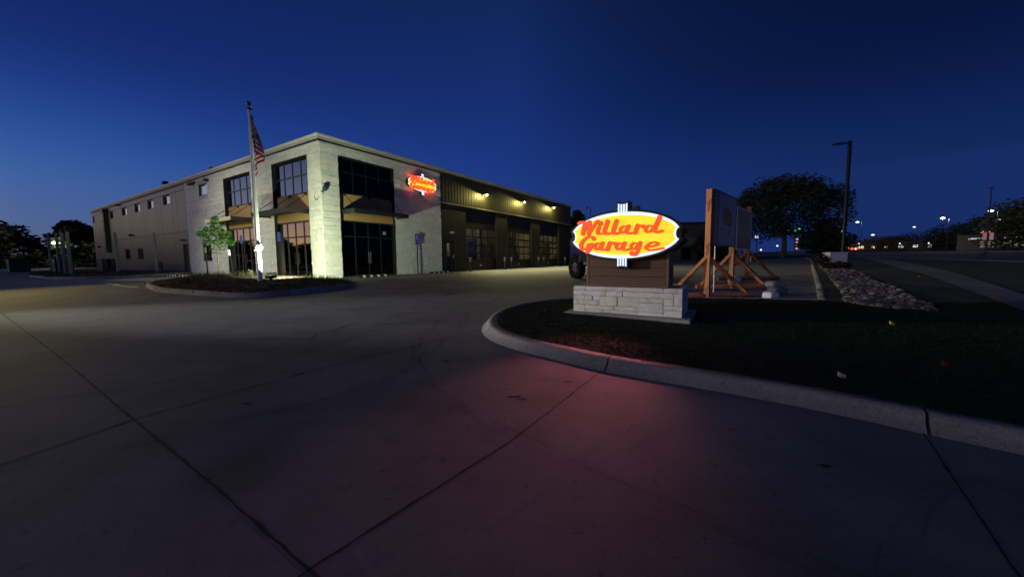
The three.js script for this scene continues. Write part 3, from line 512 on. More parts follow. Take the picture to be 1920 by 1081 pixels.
function ovalShape(rx, ry, notch) {                    // pointed oval with a round bite at either tip
  const s = new THREE.Shape(), pts = []; const n = 64, a0 = Math.asin(Math.min(.9, notch / ry));
  for (let i = 0; i <= n; i++) { const a = a0 + (Math.PI - 2 * a0) * i / n; pts.push([rx * Math.cos(a), ry * Math.sin(a)]); }
  const yl = ry * Math.sin(a0), xl = -rx * Math.cos(a0); for (let i = 1; i < 14; i++) { const t = Math.PI / 2 - Math.PI * i / 14; pts.push([xl + yl * .55 * Math.cos(t), yl * Math.sin(t)]); }
  for (let i = 0; i <= n; i++) { const a = Math.PI + a0 + (Math.PI - 2 * a0) * i / n; pts.push([rx * Math.cos(a), ry * Math.sin(a)]); }
  for (let i = 1; i < 14; i++) { const t = -Math.PI / 2 - Math.PI * i / 14; pts.push([-xl + yl * .55 * Math.cos(t), yl * Math.sin(t)]); }
  s.setFromPoints(pts.map(p => new THREE.Vector2(...p))); return s;
}
const extr = (shape, depth, bevel = 0) => boxUV(new THREE.ExtrudeGeometry(shape, { depth: depth - 2 * bevel, bevelEnabled: bevel > 0, bevelSize: bevel, bevelThickness: bevel, bevelSegments: 2, curveSegments: 24 }));
const redLetter = glow([1.0, .085, .018], .92), redEdge = glow([.42, .10, .008], .8), redHot = glow([1, .05, .02], 3.2), yellowFace = glow([1.0, .70, .03], .98), whiteEdge = glow([.72, .88, 1.0], 1.0), tubeWhite = glow([.9, .95, 1], 1.1), finBlue = glow([.20, .30, .52], .8);
function finShape(w, h, cup) { const s = new THREE.Shape(); s.moveTo(-w / 2, 0); s.lineTo(w / 2, 0); s.lineTo(w / 2, h); s.quadraticCurveTo(0, h - cup * 2, -w / 2, h); return s; }

// monument sign on the lawn
const SX = .859, SZ = .512, SYAW = -Math.atan2(SZ, SX);
const sign = thing('monument_sign', 'lit yellow oval Willard Garage sign on a white stone base', 'sign', [1.282 + SX * 1.035 + SZ * .525, -.22, -7.629 + SZ * 1.035 - SX * .525], SYAW);
mesh('footing', moved(rbox(2.38, .16, 1.42, .02), 0, -.08, .0), M.kerb, sign);
{ // stone base: core and single split-faced blocks
  const Wb = 2.07, Hb = .53, zf = .525; mesh('base_core', box(-Wb / 2 + .05, Wb / 2 - .05, .001, Hb - .012, -zf + .05, zf - .05), M.mortar, sign);
  const T = [[0, .12, 0, .165], [.12, .84, 0, .165], [.84, 1, 0, .165], [0, .326, .165, .36], [.326, .486, .165, .36], [.486, .93, .165, .36], [.93, 1, .165, .6], [0, .12, .36, .54], [.12, .195, .36, .54], [.195, .265, .36, .54], [0, .045, .54, .72], [.045, .265, .54, .72], [.265, .435, .36, .72], [.435, .63, .36, .72], [.63, .845, .36, .53], [.845, .93, .36, .6], [.63, .845, .53, .86], [.845, 1, .6, .76], [0, .12, .72, 1], [.12, .405, .72, .87], [.405, .63, .72, .87], [.12, .3, .87, 1], [.3, .63, .87, 1], [.63, .845, .86, 1], [.845, 1, .76, 1]];
  const mats = [M.stone, M.stoneGrey, M.stoneWarm];
  const blk = (w, h, d) => { const b = new THREE.BoxGeometry(w, h, d, Math.max(2, w / .09 | 0), Math.max(2, h / .05 | 0), 1); const p = b.attributes.position, s = rr(0, 50); for (let i = 0; i < p.count; i++) if (p.getZ(i) > 0) { const ex = Math.abs(Math.abs(p.getX(i)) - w / 2) < 1e-4, ey = Math.abs(Math.abs(p.getY(i)) - h / 2) < 1e-4; const n = hash2((p.getX(i) * 500 + 5000) | 0, (p.getY(i) * 500 + 5000) | 0, s | 0); p.setZ(i, p.getZ(i) + (ex || ey ? -.006 - .007 * n : .007 * (n - .3))); if (ex) p.setX(i, p.getX(i) * (1 - .004 * n / w)); if (ey) p.setY(i, p.getY(i) * (1 - .003 * n / h)); } b.computeVertexNormals(); const c = boxUV(b), u = c.attributes.uv, o1 = rr(0, 3), o2 = rr(0, 3); for (let k = 0; k < u.count; k++) u.setXY(k, u.getX(k) + o1, u.getY(k) + o2); return c; };
  for (const z of [1, -1]) for (const [a, b, c, d] of T) { const w = (b - a) * Wb - .007, h = (d - c) * Hb - .007, dep = rr(.06, .078); const m = mesh('stone', moved(blk(w, h, dep), (((a + b) / 2) - .5) * Wb * z, Hb * (1 - (c + d) / 2), z * (zf - .05 + dep / 2), z < 0 ? Math.PI : 0), mats[rnd() * 3 | 0], sign); }
  for (const s of [1, -1]) for (const [a, b, c, d] of [[0, .55, 0, .165], [.55, 1, 0, .165], [0, .3, .165, .5], [.3, 1, .165, .36], [.3, .7, .36, .7], [.7, 1, .36, .7], [0, .3, .5, 1], [.3, .62, .7, 1], [.62, 1, .7, 1]]) { const w = (b - a) * 1.0 - .007, h = (d - c) * Hb - .007; mesh('stone', moved(blk(w, h, .06), s * (Wb / 2 - .025), Hb * (1 - (c + d) / 2), ((a + b) / 2 - .5) * 1.0, s * Math.PI / 2), mats[rnd() * 3 | 0], sign); }
}
{ // panelled body
  const x0 = -.825, x1 = .765, zf = .325, y0 = .535, y1 = 1.62;
  mesh('body_core', box(x0 + .02, x1 - .02, y0, y1, -zf + .02, zf - .02), M.cabinet, sign);
  for (let k = 0; k < 6; k++) { const a = y0 + .012 + k * .18; for (const z of [1, -1]) mesh('plank', moved(rbox(x1 - x0 - .1, .172, .02, .004, 1), (x0 + x1) / 2, a + .088, z * (zf - .012)), M.brown, sign); }
  for (let k = 0; k < 6; k++) for (const s of [x0, x1]) mesh('plank', moved(rbox(.02, .172, 2 * zf - .1, .004, 1), s + (s < 0 ? .012 : -.012), y0 + .1 + k * .18, 0), M.brown, sign);
  for (const x of [x0, x1]) for (const z of [zf, -zf]) mesh('corner_trim', box(x - (x > 0 ? .045 : 0) - .002, x + (x > 0 ? 0 : .045) + .002, y0 - .002, y1, z - (z > 0 ? .045 : 0) - .004, z + (z > 0 ? 0 : .045) + .004), M.brownTrim, sign);
  mesh('base_trim', box(x0 + .045, x1 - .045, y0 - .004, y0 + .016, -zf - .004, zf + .004), M.brownTrim, sign);
}
function signFace(parent, z0, flip, cx, cy, rx, ry, k, depth, letterScale = 1, fin = null, ld = .075, edgeMat = redEdge) {
  // cabinet, glowing rim and face, fins with light tubes, letters; drawn facing +z (turned for the rear)
  const place = geo => { geo = clean(geo); if (flip) geo.rotateY(Math.PI); geo.translate(flip ? cx : cx, cy, 0); return geo; };
  const zz = z0, put = (geo, dz) => { geo = clean(geo).clone(); geo.translate(0, 0, dz); if (flip) geo.rotateY(Math.PI); geo.translate(cx, cy, flip ? -zz : zz); return geo; };
  const m = [];
  mesh('cabinet', [put(extr(ovalShape(rx * 1.03, ry * 1.065, ry * .20), depth, .008), -depth), ...(fin ? [put(extr(finShape(fin[0], fin[1], .02), depth * .92, .006), -depth * .95)] : [])], M.cabinet, parent);
  if (fin) {
    const low = extr(finShape(fin[0], fin[2], .02), depth * .92, .006); low.rotateZ(Math.PI); mesh('fin_box', put(low, -depth * .95), M.cabinet, parent);
    for (const [s, h] of [[1, fin[1]], [-1, fin[2]]]) {
      mesh('fin_face', put(box(-fin[0] * .40, fin[0] * .40, s > 0 ? ry * .9 : -h + .05, s > 0 ? h - .05 : -ry * .9, 0, .006), -.012), finBlue, parent);
      for (let i = 0; i < 4; i++) { const x = fin[0] * (-.34 + .2267 * i); mesh('light_tube', put(rod([x, s * ry * .92, .0], [x, s * (h - .045 - .012 * Math.cos((i - 1.5) * 1.2)), .0], .0105, .0105, 8), .002), tubeWhite, parent); }
    }
  }
  mesh('rim', put(extr(ovalShape(rx * .985, ry * .985, ry * .22), .012), 0), whiteEdge, parent);
  mesh('face', put(extr(ovalShape(rx * .945, ry * .845, ry * .20), .008), .012), yellowFace, parent);
  const f = p => [(p[0] - 900) * k, -(p[1] - 615 + .034 * (p[0] - 900) * 1) * k * letterScale];
  for (const [nm, ...st] of LET) {
    const l = mesh(NOTE, put(letterGeo(st, f, .006), .02 + ld), redLetter, parent);
    mesh('letter_edge', put(letterGeo(st, f, ld, 1.04), .02), edgeMat, l);
  }
}
signFace(sign, .53, false, -.05, 1.527, 1.045, .447, .001490, .28, 1, [.225, .64, .64]);
signFace(sign, .53, true, -.05, 1.527, 1.045, .447, .001490, .28, 1, [.225, .64, .64]);
{ // the faces throw light, mostly red; the narrow spot is an added beam
  for (const s of [1, -1]) { const l = new THREE.RectAreaLight(new THREE.Color().setRGB(1, .22, .2), s > 0 ? .4 : .8, 1.9, .75); l.position.set(-.05, 1.527, s * (.53 + .085)); l.lookAt(0, 0, 0); l.rotation.set(0, s > 0 ? Math.PI : 0, 0); sign.add(l); l.name = 'sign_light'; }
  const r = new THREE.SpotLight(new THREE.Color().setRGB(1, .24, .29), 29, 0, .38, 1, 2); r.position.set(-.05, 1.45, .64); r.target.position.set(.2, -.33, 3.75); r.castShadow = true; r.shadow.radius = 8; sign.add(r, r.target); r.name = 'added_red_beam';
}
// sign on the garage wall
const wallSign = thing('wall_sign', 'glowing red and yellow oval name sign high on the white stone wall', 'sign', [...[toW(6.36, .12)].map(p => [p[0], 5.43, p[1]])[0]], PHI);
signFace(wallSign, .06, false, 0, 0, 1.22, .46, .00192, .12, 1.0, [.24, .68, .70], .09, redHot);

// ---------------------------------------------------------------- planted island with flagpole
const islandLine = smooth([[-13.5, -13.95], [-12.0, -12.8], [-10.6, -12.17], [-9.3, -11.62], [-8.5, -11.32], [-7.8, -11.3], [-7.2, -11.75], [-6.6, -12.4], [-6.1, -13.1], [-5.98, -13.6], [-6.25, -14.1], [-7.4, -15.2], [-8.6, -16.0], [-11, -16.9], [-13.6, -17.3], [-14.8, -16.6], [-14.9, -15.6], [-14.4, -14.8]], 4, true);
const isC = [...islandLine, islandLine[0]];
for (const s of splitPath(isC, [[-10.6, -12.17], [-7.2, -11.75], [-6.25, -14.1], [-11, -16.9]])) structure('kerb', sweep(s, KERB.map(([o, h]) => [o, h]), g), M.kerb);
const mulchPoly = offsetPath(islandLine, .225);
const mound = (x, z) => g(x, z) + .12 + .17 * sst(0, 1.5, edgeDist(mulchPoly, x, z)) + .03 * (vnoise(x * 3 + 90, z * 3 + 90, 512, 6) - .5);
structure('planting_bed', sheet(mulchPoly, .3, mound), M.soil);
function scatter(name, geoList, mat, n, poly, place, labelArgs) {   // uncountable small pieces: one instanced object
  const xs = poly.map(p => p[0]), zs = poly.map(p => p[1]), x0 = Math.min(...xs), x1 = Math.max(...xs), z0 = Math.min(...zs), z1 = Math.max(...zs);
  const im = new THREE.InstancedMesh(geoList, mat, n); let i = 0, tries = 0; const d = new THREE.Object3D();
  while (i < n && tries++ < n * 30) { const x = rr(x0, x1), z = rr(z0, z1); if (!inside(poly, x, z) || !place(d, x, z, im, i)) continue; d.updateMatrix(); im.setMatrixAt(i++, d.matrix); }
  im.count = i; im.name = numbered(name); im.userData = { kind: 'stuff', label: labelArgs[0], category: labelArgs[1] }; scene.add(im); return im;
}
const C = new THREE.Color();
{ const chip = new THREE.BoxGeometry(.085, .014, .03); scatter('wood_mulch', chip, std([1, 1, 1], .95), 9000, mulchPoly, (d, x, z, im, i) => { d.position.set(x, mound(x, z) + .012, z); d.rotation.set(rr(-.3, .3), rr(0, 6.3), rr(-.3, .3)); d.scale.setScalar(rr(.5, 1.4)); const k = rr(.4, 1.5); im.setColorAt(i, C.setRGB(.062 * k, .042 * k, .028 * k)); return true; }, ['dark shredded wood mulch heaped in the kerbed island', 'mulch']); }
{ // weeds and grass tufts in the island
  const bl = []; for (let i = 0; i < 9; i++) { const a = rr(0, 6.3), h = rr(.10, .24), l = rr(.03, .12); const ge = new THREE.BufferGeometry(); const w = .006, c = Math.cos(a), s = Math.sin(a); ge.setAttribute('position', new THREE.Float32BufferAttribute([-s * w, 0, c * w, s * w, 0, -c * w, c * l, h, s * l], 3)); ge.computeVertexNormals(); bl.push(clean(ge)); }
  scatter('weeds', mergeGeometries(bl), M.leafOlive, 260, mulchPoly, (d, x, z) => { if (z > -13.6 || vnoise(x * .9 + 40, z * .9 + 40, 256, 3) < .5) return false; d.position.set(x, mound(x, z), z); d.rotation.set(0, rr(0, 6.3), 0); d.scale.setScalar(rr(.6, 1.3)); return true; }, ['thin green weeds sprouting behind the flagpole in the mulch', 'weeds']);
}
const FP = [-9.0, -13.15];
{
  const y0 = mound(...FP) - .05, t = thing('flagpole', 'tall white tapered flagpole with a ball on top in the island', 'flagpole', [FP[0], y0, FP[1]]);
  mesh('pole', [cyl(.078, .042, 6.0, 20)], M.polePaint, t); mesh('base_collar', [cyl(.13, .075, .07, 20)], M.galv, t);
  mesh('ball_finial', [moved(new THREE.SphereGeometry(.075, 20, 14), 0, 6.17, 0), cyl(.02, .02, .14, 8, 0, 5.98, 0)], std([.10, .095, .08], .35, .7), t); mesh('truck', [cyl(.06, .06, .06, 14, 0, 5.96, 0), box(-.02, .12, 5.95, 6.0, -.02, .02)], M.darkMetal, t);
  mesh('halyard', [rod([.075, 5.95, .02], [.085, 1.15, .03], .006), rod([.095, 4.0, -.02], [.07, 1.15, 0], .006)], M.white, t); mesh('cleat', [box(.05, .075, 1.08, 1.2, -.015, .015)], M.galv, t);
}
{ // flag hanging limp: hoist on the pole, fly end fallen in folds
  const c = document.createElement('canvas'); c.width = 760; c.height = 400; const x = c.getContext('2d');
  for (let i = 0; i < 13; i++) { x.fillStyle = i % 2 ? '#e9e4e0' : '#b3202c'; x.fillRect(0, i * 400 / 13, 760, 400 / 13 + 1); }
  x.fillStyle = '#141c40'; x.fillRect(0, 0, 304, 400 * 7 / 13); x.fillStyle = '#e8e6e6';
  for (let r = 0; r < 9; r++) for (let q = 0; q < (r % 2 ? 5 : 6); q++) { const sx = 25.3 + q * 50.7 + (r % 2 ? 25.3 : 0), sy = 21.5 + r * 21.5; x.beginPath(); for (let k = 0; k < 10; k++) { const a = -Math.PI / 2 + k * Math.PI / 5, R = k % 2 ? 4.5 : 11; x[k ? 'lineTo' : 'moveTo'](sx + R * Math.cos(a), sy + R * Math.sin(a)); } x.fill(); }
  const tex = new THREE.CanvasTexture(c); tex.colorSpace = THREE.SRGBColorSpace;
  const fm = new THREE.MeshPhysicalMaterial({ map: tex, roughness: .85, side: THREE.DoubleSide, transmission: .25, thickness: 0 });
  const NU = 60, NV = 30, pos = [], uv = [], idx = [];
  for (let j = 0; j <= NV; j++) for (let i = 0; i <= NU; i++) {
    const u = i / NU, v = j / NV, y = -1.2 * v * (1 - .12 * u) - 1.12 * u * (.75 + .25 * u), env = .05 + .21 * Math.sin(Math.PI * Math.min(1, .12 + u * .9)) * (.45 + .75 * v), fold = Math.sin(u * 15 + v * 1.7);
    const xx = u === 0 ? 0 : env * (u < .5 ? sst(0, .5, u) : 1 - .8 * sst(.5, 1, u)) + .035 * fold * sst(0, .2, u) + .03 * v, zz = (.085 * Math.cos(u * 15 + v * 2.2) + .05 * Math.sin(v * 5 + u * 4)) * sst(0, .25, u);
    pos.push(xx, y, zz); uv.push(u, 1 - v);
  }
  for (let j = 0; j < NV; j++) for (let i = 0; i < NU; i++) { const a = j * (NU + 1) + i; idx.push(a, a + 1, a + NU + 1, a + 1, a + NU + 2, a + NU + 1); }
  const ge = new THREE.BufferGeometry(); ge.setAttribute('position', new THREE.Float32BufferAttribute(pos, 3)); ge.setAttribute('uv', new THREE.Float32BufferAttribute(uv, 2)); ge.setIndex(idx); ge.computeVertexNormals();
  const m = mesh('flag', ge, fm); m.position.set(FP[0] + .06, 5.98, FP[1] + .02); tag(m, 'stars and stripes flag hanging limp from the white flagpole', 'flag');
}
{ // white cloth knotted round the pole
  const ge = new THREE.SphereGeometry(1, 26, 18); const p = ge.attributes.position; for (let i = 0; i < p.count; i++) { const v = new THREE.Vector3().fromBufferAttribute(p, i), a = Math.atan2(v.z, v.x); const k = 1 + .3 * Math.sin(a * 5 + v.y * 3) * .5 + .22 * Math.sin(a * 9 - v.y * 7); const side = v.x < 0 ? 1.15 : .85; p.setXYZ(i, v.x * .11 * k * side * (1 - .4 * v.y), v.y * .17 - (v.x < -.3 ? .1 * (-v.x) : -.05 * v.x), v.z * .11 * k); } ge.computeVertexNormals();
  const m = mesh('cloth_wrap', ge, std([.8, .8, .78], .9)); m.position.set(FP[0] + .01, 1.37, FP[1]); tag(m, 'crumpled white cloth tied round the lower part of the flagpole', 'cloth');
}
const FL = [-8.53, -13.02];
{ // ground floodlight that lights the flag and both stone walls
  const y0 = mound(...FL), t = thing('floodlight', 'black ground floodlight tilted up beside the foot of the flagpole', 'floodlight', [FL[0], y0, FL[1]], .35);
  mesh('stake', [cyl(.035, .03, .14, 10, 0, -.02, 0), box(-.06, .06, .09, .12, -.04, .04)], M.black, t);
  const h = new THREE.Group(); h.name = 'lamp_head'; h.position.set(0, .2, 0); h.rotation.x = .62; t.add(h);
  mesh('housing', [box(-.17, .17, -.05, .05, -.10, -.07), box(-.17, -.15, -.05, .05, -.07, .09), box(.15, .17, -.05, .05, -.07, .09), box(-.15, .15, -.05, -.035, -.07, .09), box(-.17, .17, .05, .065, -.10, .12), ...[-.1, -.05, 0, .05, .1].map(x => box(x - .006, x + .006, -.04, .04, .09, .12)), box(-.15, .15, -.035, .05, .08, .09)], M.black, h);
  mesh('lens', [box(-.14, .14, -.03, .045, -.075, -.068)], glow([.95, 1, .78], 3), h);
  const s = new THREE.SpotLight(new THREE.Color().setRGB(.88, 1.0, .63), 172, 0, 1.26, .22, 2); s.position.set(FL[0] + .02, y0 + .27, FL[1] - .12); s.target.position.set(FL[0] - .9, y0 + .27 + 4.5, FL[1] - 3.8); s.castShadow = true; s.shadow.radius = 2.5; scene.add(s, s.target); s.name = 'floodlight_beam';
}

// ---------------------------------------------------------------- trees and plants
function leafMesh(clumps, size, per, parent, mat, name = 'crown', flat = 1) {
  const pos = [], nor = [], idx = []; let n = 0;
  for (const [cx, cy, cz, r] of clumps) for (let i = 0; i < per; i++) {
    let x, y, z, q; do { x = rr(-1, 1); y = rr(-1, 1); z = rr(-1, 1); q = x * x + y * y + z * z; } while (q > 1); const k = Math.pow(q, .12) ; x *= k; y *= k * flat; z *= k;
    const P = [cx + x * r, cy + y * r, cz + z * r], s = size * rr(.55, 1.3), a = rr(0, 6.283), t = rr(-1, 1), ux = Math.cos(a), uz = Math.sin(a), vy = Math.sqrt(1 - t * t * .8) * (rnd() < .5 ? -1 : 1), vx = -uz * t, vz = ux * t;
    pos.push(P[0] - ux * s, P[1], P[2] - uz * s, P[0] + vx * s * .5, P[1] + vy * s * .42, P[2] + vz * s * .5, P[0] + ux * s, P[1] - s * .15, P[2] + uz * s, P[0] - vx * s * .5, P[1] - vy * s * .42, P[2] - vz * s * .5);
    idx.push(n, n + 1, n + 2, n, n + 2, n + 3); n += 4;
  }
  const ge = new THREE.BufferGeometry(); ge.setAttribute('position', new THREE.Float32BufferAttribute(pos, 3)); ge.setIndex(idx); const ni = ge.toNonIndexed(); ni.computeVertexNormals();
  const m = new THREE.Mesh(clean(ni), mat); m.name = name; parent.add(m); return m;
}
function limb(a, b, r0, r1, bend = .15) { const A = new THREE.Vector3(...a), B = new THREE.Vector3(...b), mid = A.clone().lerp(B, .5).add(new THREE.Vector3(rr(-bend, bend), rr(-bend, bend) * .5, rr(-bend, bend))); const c = new THREE.QuadraticBezierCurve3(A, mid, B), S = 8, R = 8; const ge = new THREE.TubeGeometry(c, S, 1, R); const p = ge.attributes.position; for (let i = 0; i <= S; i++) { const o = c.getPoint(i / S), r = r0 + (r1 - r0) * i / S; for (let j = 0; j <= R; j++) { const k = i * (R + 1) + j, v = new THREE.Vector3().fromBufferAttribute(p, k).sub(o).multiplyScalar(r).add(o); p.setXYZ(k, v.x, v.y, v.z); } } ge.computeVertexNormals(); return clean(ge); }
function tree(name, label, pos, h, w, o = {}) {
  const t = thing(name, label, 'tree', pos, 0, o.group), clumps = [], trunk = [], th = h * (o.trunk ?? .3), r0 = o.r ?? h * .028, nC = o.n ?? 22, cb = o.base ?? .28;
  trunk.push(limb([0, -.2, 0], [rr(-.02, .02) * h, th, rr(-.02, .02) * h], r0, r0 * .7, .05 * h));
  for (let i = 0; i < nC; i++) {
    const a = i * 2.4 + rr(-.4, .4), lv = (i + .5) / nC, yy = h * (o.flat ? .30 + .64 * Math.pow(lv, .8) : cb + (1 - cb) * lv * .92), prof = o.flat ? Math.sqrt(Math.max(.05, 1 - Math.pow((yy / h - .56) / .42, 2))) : Math.sin(Math.PI * Math.min(.95, .18 + .78 * lv)) , R = w / 2 * prof * Math.sqrt(rr(.12, 1)) * .8, cr = w * (o.cr ?? .17) * rr(1 - (o.vary ?? .28), 1.15 + (o.vary ?? 0) * .4);
    const c = [R * Math.cos(a), Math.min(yy, h - cr * .75), R * Math.sin(a), cr]; clumps.push(c);
    if (i % (o.limbs ?? 2) === 0) trunk.push(limb([0, th * rr(.75, 1), 0], [c[0] * .85, c[1] - cr * .2, c[2] * .85], r0 * .34, r0 * .05, .07 * h));
  }
  mesh('trunk', trunk, o.bark ?? M.bark, t); leafMesh(clumps, o.leaf ?? .3, o.per ?? 260, t, o.mat ?? M.leafDark, 'crown', .85); return t;
}
{ // sapling in the island
  const y0 = mound(-12.48, -15.7), t = thing('young_tree', 'small green young tree standing at the left of the island', 'tree', [-12.48, y0, -15.7]);
  mesh('trunk', [limb([0, -.1, 0], [.02, 1.35, 0], .035, .028, .02), limb([.02, 1.3, 0], [-.02, 2.4, 0], .028, .01, .03), ...[[.4, 1.55], [-.5, 1.75], [.45, 1.9], [-.35, 2.0], [.15, 2.2]].map(([x, y]) => limb([0, y - .45, 0], [x, y, rr(-.3, .3)], .014, .005, .05))], M.barkPale, t);
  leafMesh([[0, 1.35, 0, .36], [.38, 1.5, .1, .28], [-.4, 1.62, 0, .30], [.3, 1.78, -.1, .26], [-.34, 1.86, .1, .24], [.05, 1.95, 0, .28], [-.05, 2.22, 0, .2], [0, 2.42, 0, .11], [.52, 1.45, -.1, .16], [-.56, 1.78, .1, .14]], .075, 95, t, M.leafYoung);
  mesh('tree_tie', [new THREE.TorusGeometry(.05, .014, 6, 14).rotateX(Math.PI / 2).translate(.015, .98, 0), bar([-.28, 1.0, 0], [.16, .95, 0], .02)], M.black, t);
}
// near shrub tufts in the island
{ const t = thing('shrub', 'little dark green shrub left of the flagpole foot', 'shrub', [-9.9, mound(-9.9, -13.9), -13.9]); mesh('stem', [limb([0, -.05, 0], [.03, .2, 0], .012, .006, .02), limb([0, 0, 0], [-.06, .22, .03], .01, .005, .02)], M.bark, t); leafMesh([[0, .2, 0, .13], [.05, .3, .02, .09]], .035, 70, t, M.leafDark, 'foliage'); }
// the big spreading tree and its neighbours on the right
tree('spreading_tree', 'big dark spreading tree behind the tall lamp post', [36.6, g(36.6, -50) + .1, -50], 10.6, 16.6, { flat: true, n: 50, per: 330, leaf: .21, cr: .108, vary: .45, trunk: .34, r: .34, base: .3, limbs: 3, mat: M.leafDark });
tree('bushy_tree', 'round dark tree low behind the tall lamp post base', [66, g(66, -78), -78], 5.6, 9.5, { n: 22, per: 220, leaf: .4, base: .1 });
tree('bushy_tree', 'dark tree beside the end of the bay block roof', [12.4, 0, -70], 9.9, 5.6, { n: 16, per: 220, leaf: .35 });
tree('bushy_tree', 'dark narrow tree right of the spreading tree trunk', [52, g(52, -62), -62], 6, 4.2, { n: 14, per: 200, leaf: .3, base: .05 });
tree('bushy_tree', 'dark tree behind the timber signs at the lot end', [30.6, g(30.6, -56), -56], 5.4, 6, { n: 16, per: 220, leaf: .3, base: .1 });
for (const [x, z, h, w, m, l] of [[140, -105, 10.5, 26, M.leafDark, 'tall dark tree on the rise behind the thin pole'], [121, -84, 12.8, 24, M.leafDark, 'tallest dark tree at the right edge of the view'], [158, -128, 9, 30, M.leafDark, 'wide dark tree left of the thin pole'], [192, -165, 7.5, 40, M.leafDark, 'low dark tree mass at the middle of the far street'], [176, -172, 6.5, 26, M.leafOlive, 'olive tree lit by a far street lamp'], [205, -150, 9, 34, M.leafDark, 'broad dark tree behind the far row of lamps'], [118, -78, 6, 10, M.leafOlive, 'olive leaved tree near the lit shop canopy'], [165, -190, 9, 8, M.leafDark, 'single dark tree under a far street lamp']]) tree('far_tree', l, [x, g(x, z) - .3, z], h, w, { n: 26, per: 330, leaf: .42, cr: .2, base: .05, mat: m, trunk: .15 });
// left of the garage
for (const [x, z, h, w, l] of [[-80.5, -58, 7.2, 13, 'dark tree at the left edge of the view'], [-73.3, -62, 7.9, 8.6, 'round dark tree between the posts and the garage'], [-79, -66, 8.6, 5, 'thin topped tree rising behind the dark tree at far left'], [-68.5, -63, 5.8, 5, 'low dark tree touching the far corner of the garage'], [-88, -56, 6.6, 12, 'dark tree outside the left edge']]) tree('dark_tree', l, [x, 0, z], h, w, { n: 22, per: 220, leaf: .38, base: .02 });
const hedge = []; { // more trees to the west, mirrored in the shop front glass
  const first = tree('boundary_tree', 'dark tree in the row along the west boundary', [-84, 0, -44], 5.6, 9, { n: 18, per: 160, leaf: .45, base: .02, group: 'trees along the west boundary' });
  for (const [z, s] of [[-37, .9], [-30, 1.02], [-23, .86], [-15, 1], [-7, .92], [2, 1.05]]) copyOf(first, [-84 + rr(-2, 2), 0, z], rr(0, 6), ['narrow dark tree at the south end of the west boundary row','flat dark tree in the west boundary row, second from the north','wide dark tree in the west boundary row, third from the north','low dark tree midway along the west boundary row','full dark tree just past the middle of the west boundary row','dark tree last but one in the west boundary row','tallest dark tree ending the west boundary row'][hedge.push(0)], [1.1, s, 1.1]);
}

// ---------------------------------------------------------------- lawn, stones
{ const bl = []; for (let i = 0; i < 8; i++) { const a = rr(0, 6.3), h = rr(.018, .045), l = rr(.006, .04), ox = rr(-.03, .03), oz = rr(-.03, .03), w = .0032, c = Math.cos(a), s = Math.sin(a), ge = new THREE.BufferGeometry(); ge.setAttribute('position', new THREE.Float32BufferAttribute([ox - s * w, 0, oz + c * w, ox + s * w, 0, oz - c * w, ox + c * l, h, oz + s * l], 3)); ge.computeVertexNormals(); bl.push(clean(ge)); }
  const near = [...offsetPath(kerbLine, -.215).filter(p => p[0] < 9), [11, -5], [12.5, -8.5], [9.5, -8.2], [7.5, -8.5]];
  const keep = (x, z) => { const u = (x - sign.position.x) * SX + (z - sign.position.z) * SZ, v = -(x - sign.position.x) * SZ + (z - sign.position.z) * SX; return Math.abs(u) > 1.2 || Math.abs(v) > .72; };
  scatter('grass', mergeGeometries(bl), std([1, 1, 1], .8, 0, { side: THREE.DoubleSide }), 60000, near, (d, x, z, im, i) => { if (!keep(x, z)) return false; d.position.set(x, g(x, z) + LAWN - .008, z); d.rotation.set(0, rr(0, 6.3), 0); d.scale.set(1, rr(.6, 1.25), 1); const k = rr(.6, 1.4), y = rr(0, .014); im.setColorAt(i, C.setRGB(.0055 * k + y * .25, .0135 * k + y * .25, .003 * k)); return true; }, ['short dark green lawn grass between kerb and parking lot', 'grass']); }
const rockPoly = [[7.75, -8.5], [7.7, -7.75], [8.54, -7.32], [9.1, -7.95], [9.9, -9.05], [11.2, -10.7], [12.3, -12.4], [14.2, -14.8], [17, -18.6], [22, -25.4], [21.6, -26], [16.6, -19.6], [13.25, -15.35], [11.5, -13.2], [9.95, -11.15]];
structure('gravel_bed', sheet(rockPoly, .8, (x, z) => g(x, z) + LAWN + .012), std([.10, .085, .07], .95));
{ const s = new THREE.IcosahedronGeometry(1, 2), p = s.attributes.position; for (let i = 0; i < p.count; i++) { const v = new THREE.Vector3().fromBufferAttribute(p, i).normalize(), k = .8 + .4 * vnoise(v.x * 2 + 10, v.y * 2 + v.z * 2.3 + 10, 256, 3); p.setXYZ(i, v.x * k, v.y * k * .6, v.z * k * .8); } s.computeVertexNormals();
  scatter('river_rock', s, std([1, 1, 1], .75), 5200, rockPoly, (d, x, z, im, i) => { if (z < -14 && rnd() < .4) return false; const r = .022 + .075 * Math.pow(rnd(), 1.8); d.position.set(x, g(x, z) + LAWN + r * .2, z); d.rotation.set(rr(-.5, .5), rr(0, 6.3), rr(-.5, .5)); d.scale.setScalar(r); const k = Math.pow(rnd(), 1.6) * 1.5 + .2, w = rr(.75, 1.15); im.setColorAt(i, C.setRGB(.22 * k * w, .18 * k, .145 * k / w)); return true; }, ['bed of rounded brown and grey river rocks beside the lot kerb', 'rocks']); }
structure('path', sheet([[9.9, -11.0], [10.4, -10.6], [11.6, -11.2], [10.6, -12.1]], .6, (x, z) => g(x, z) + LAWN + .045), M.kerb);

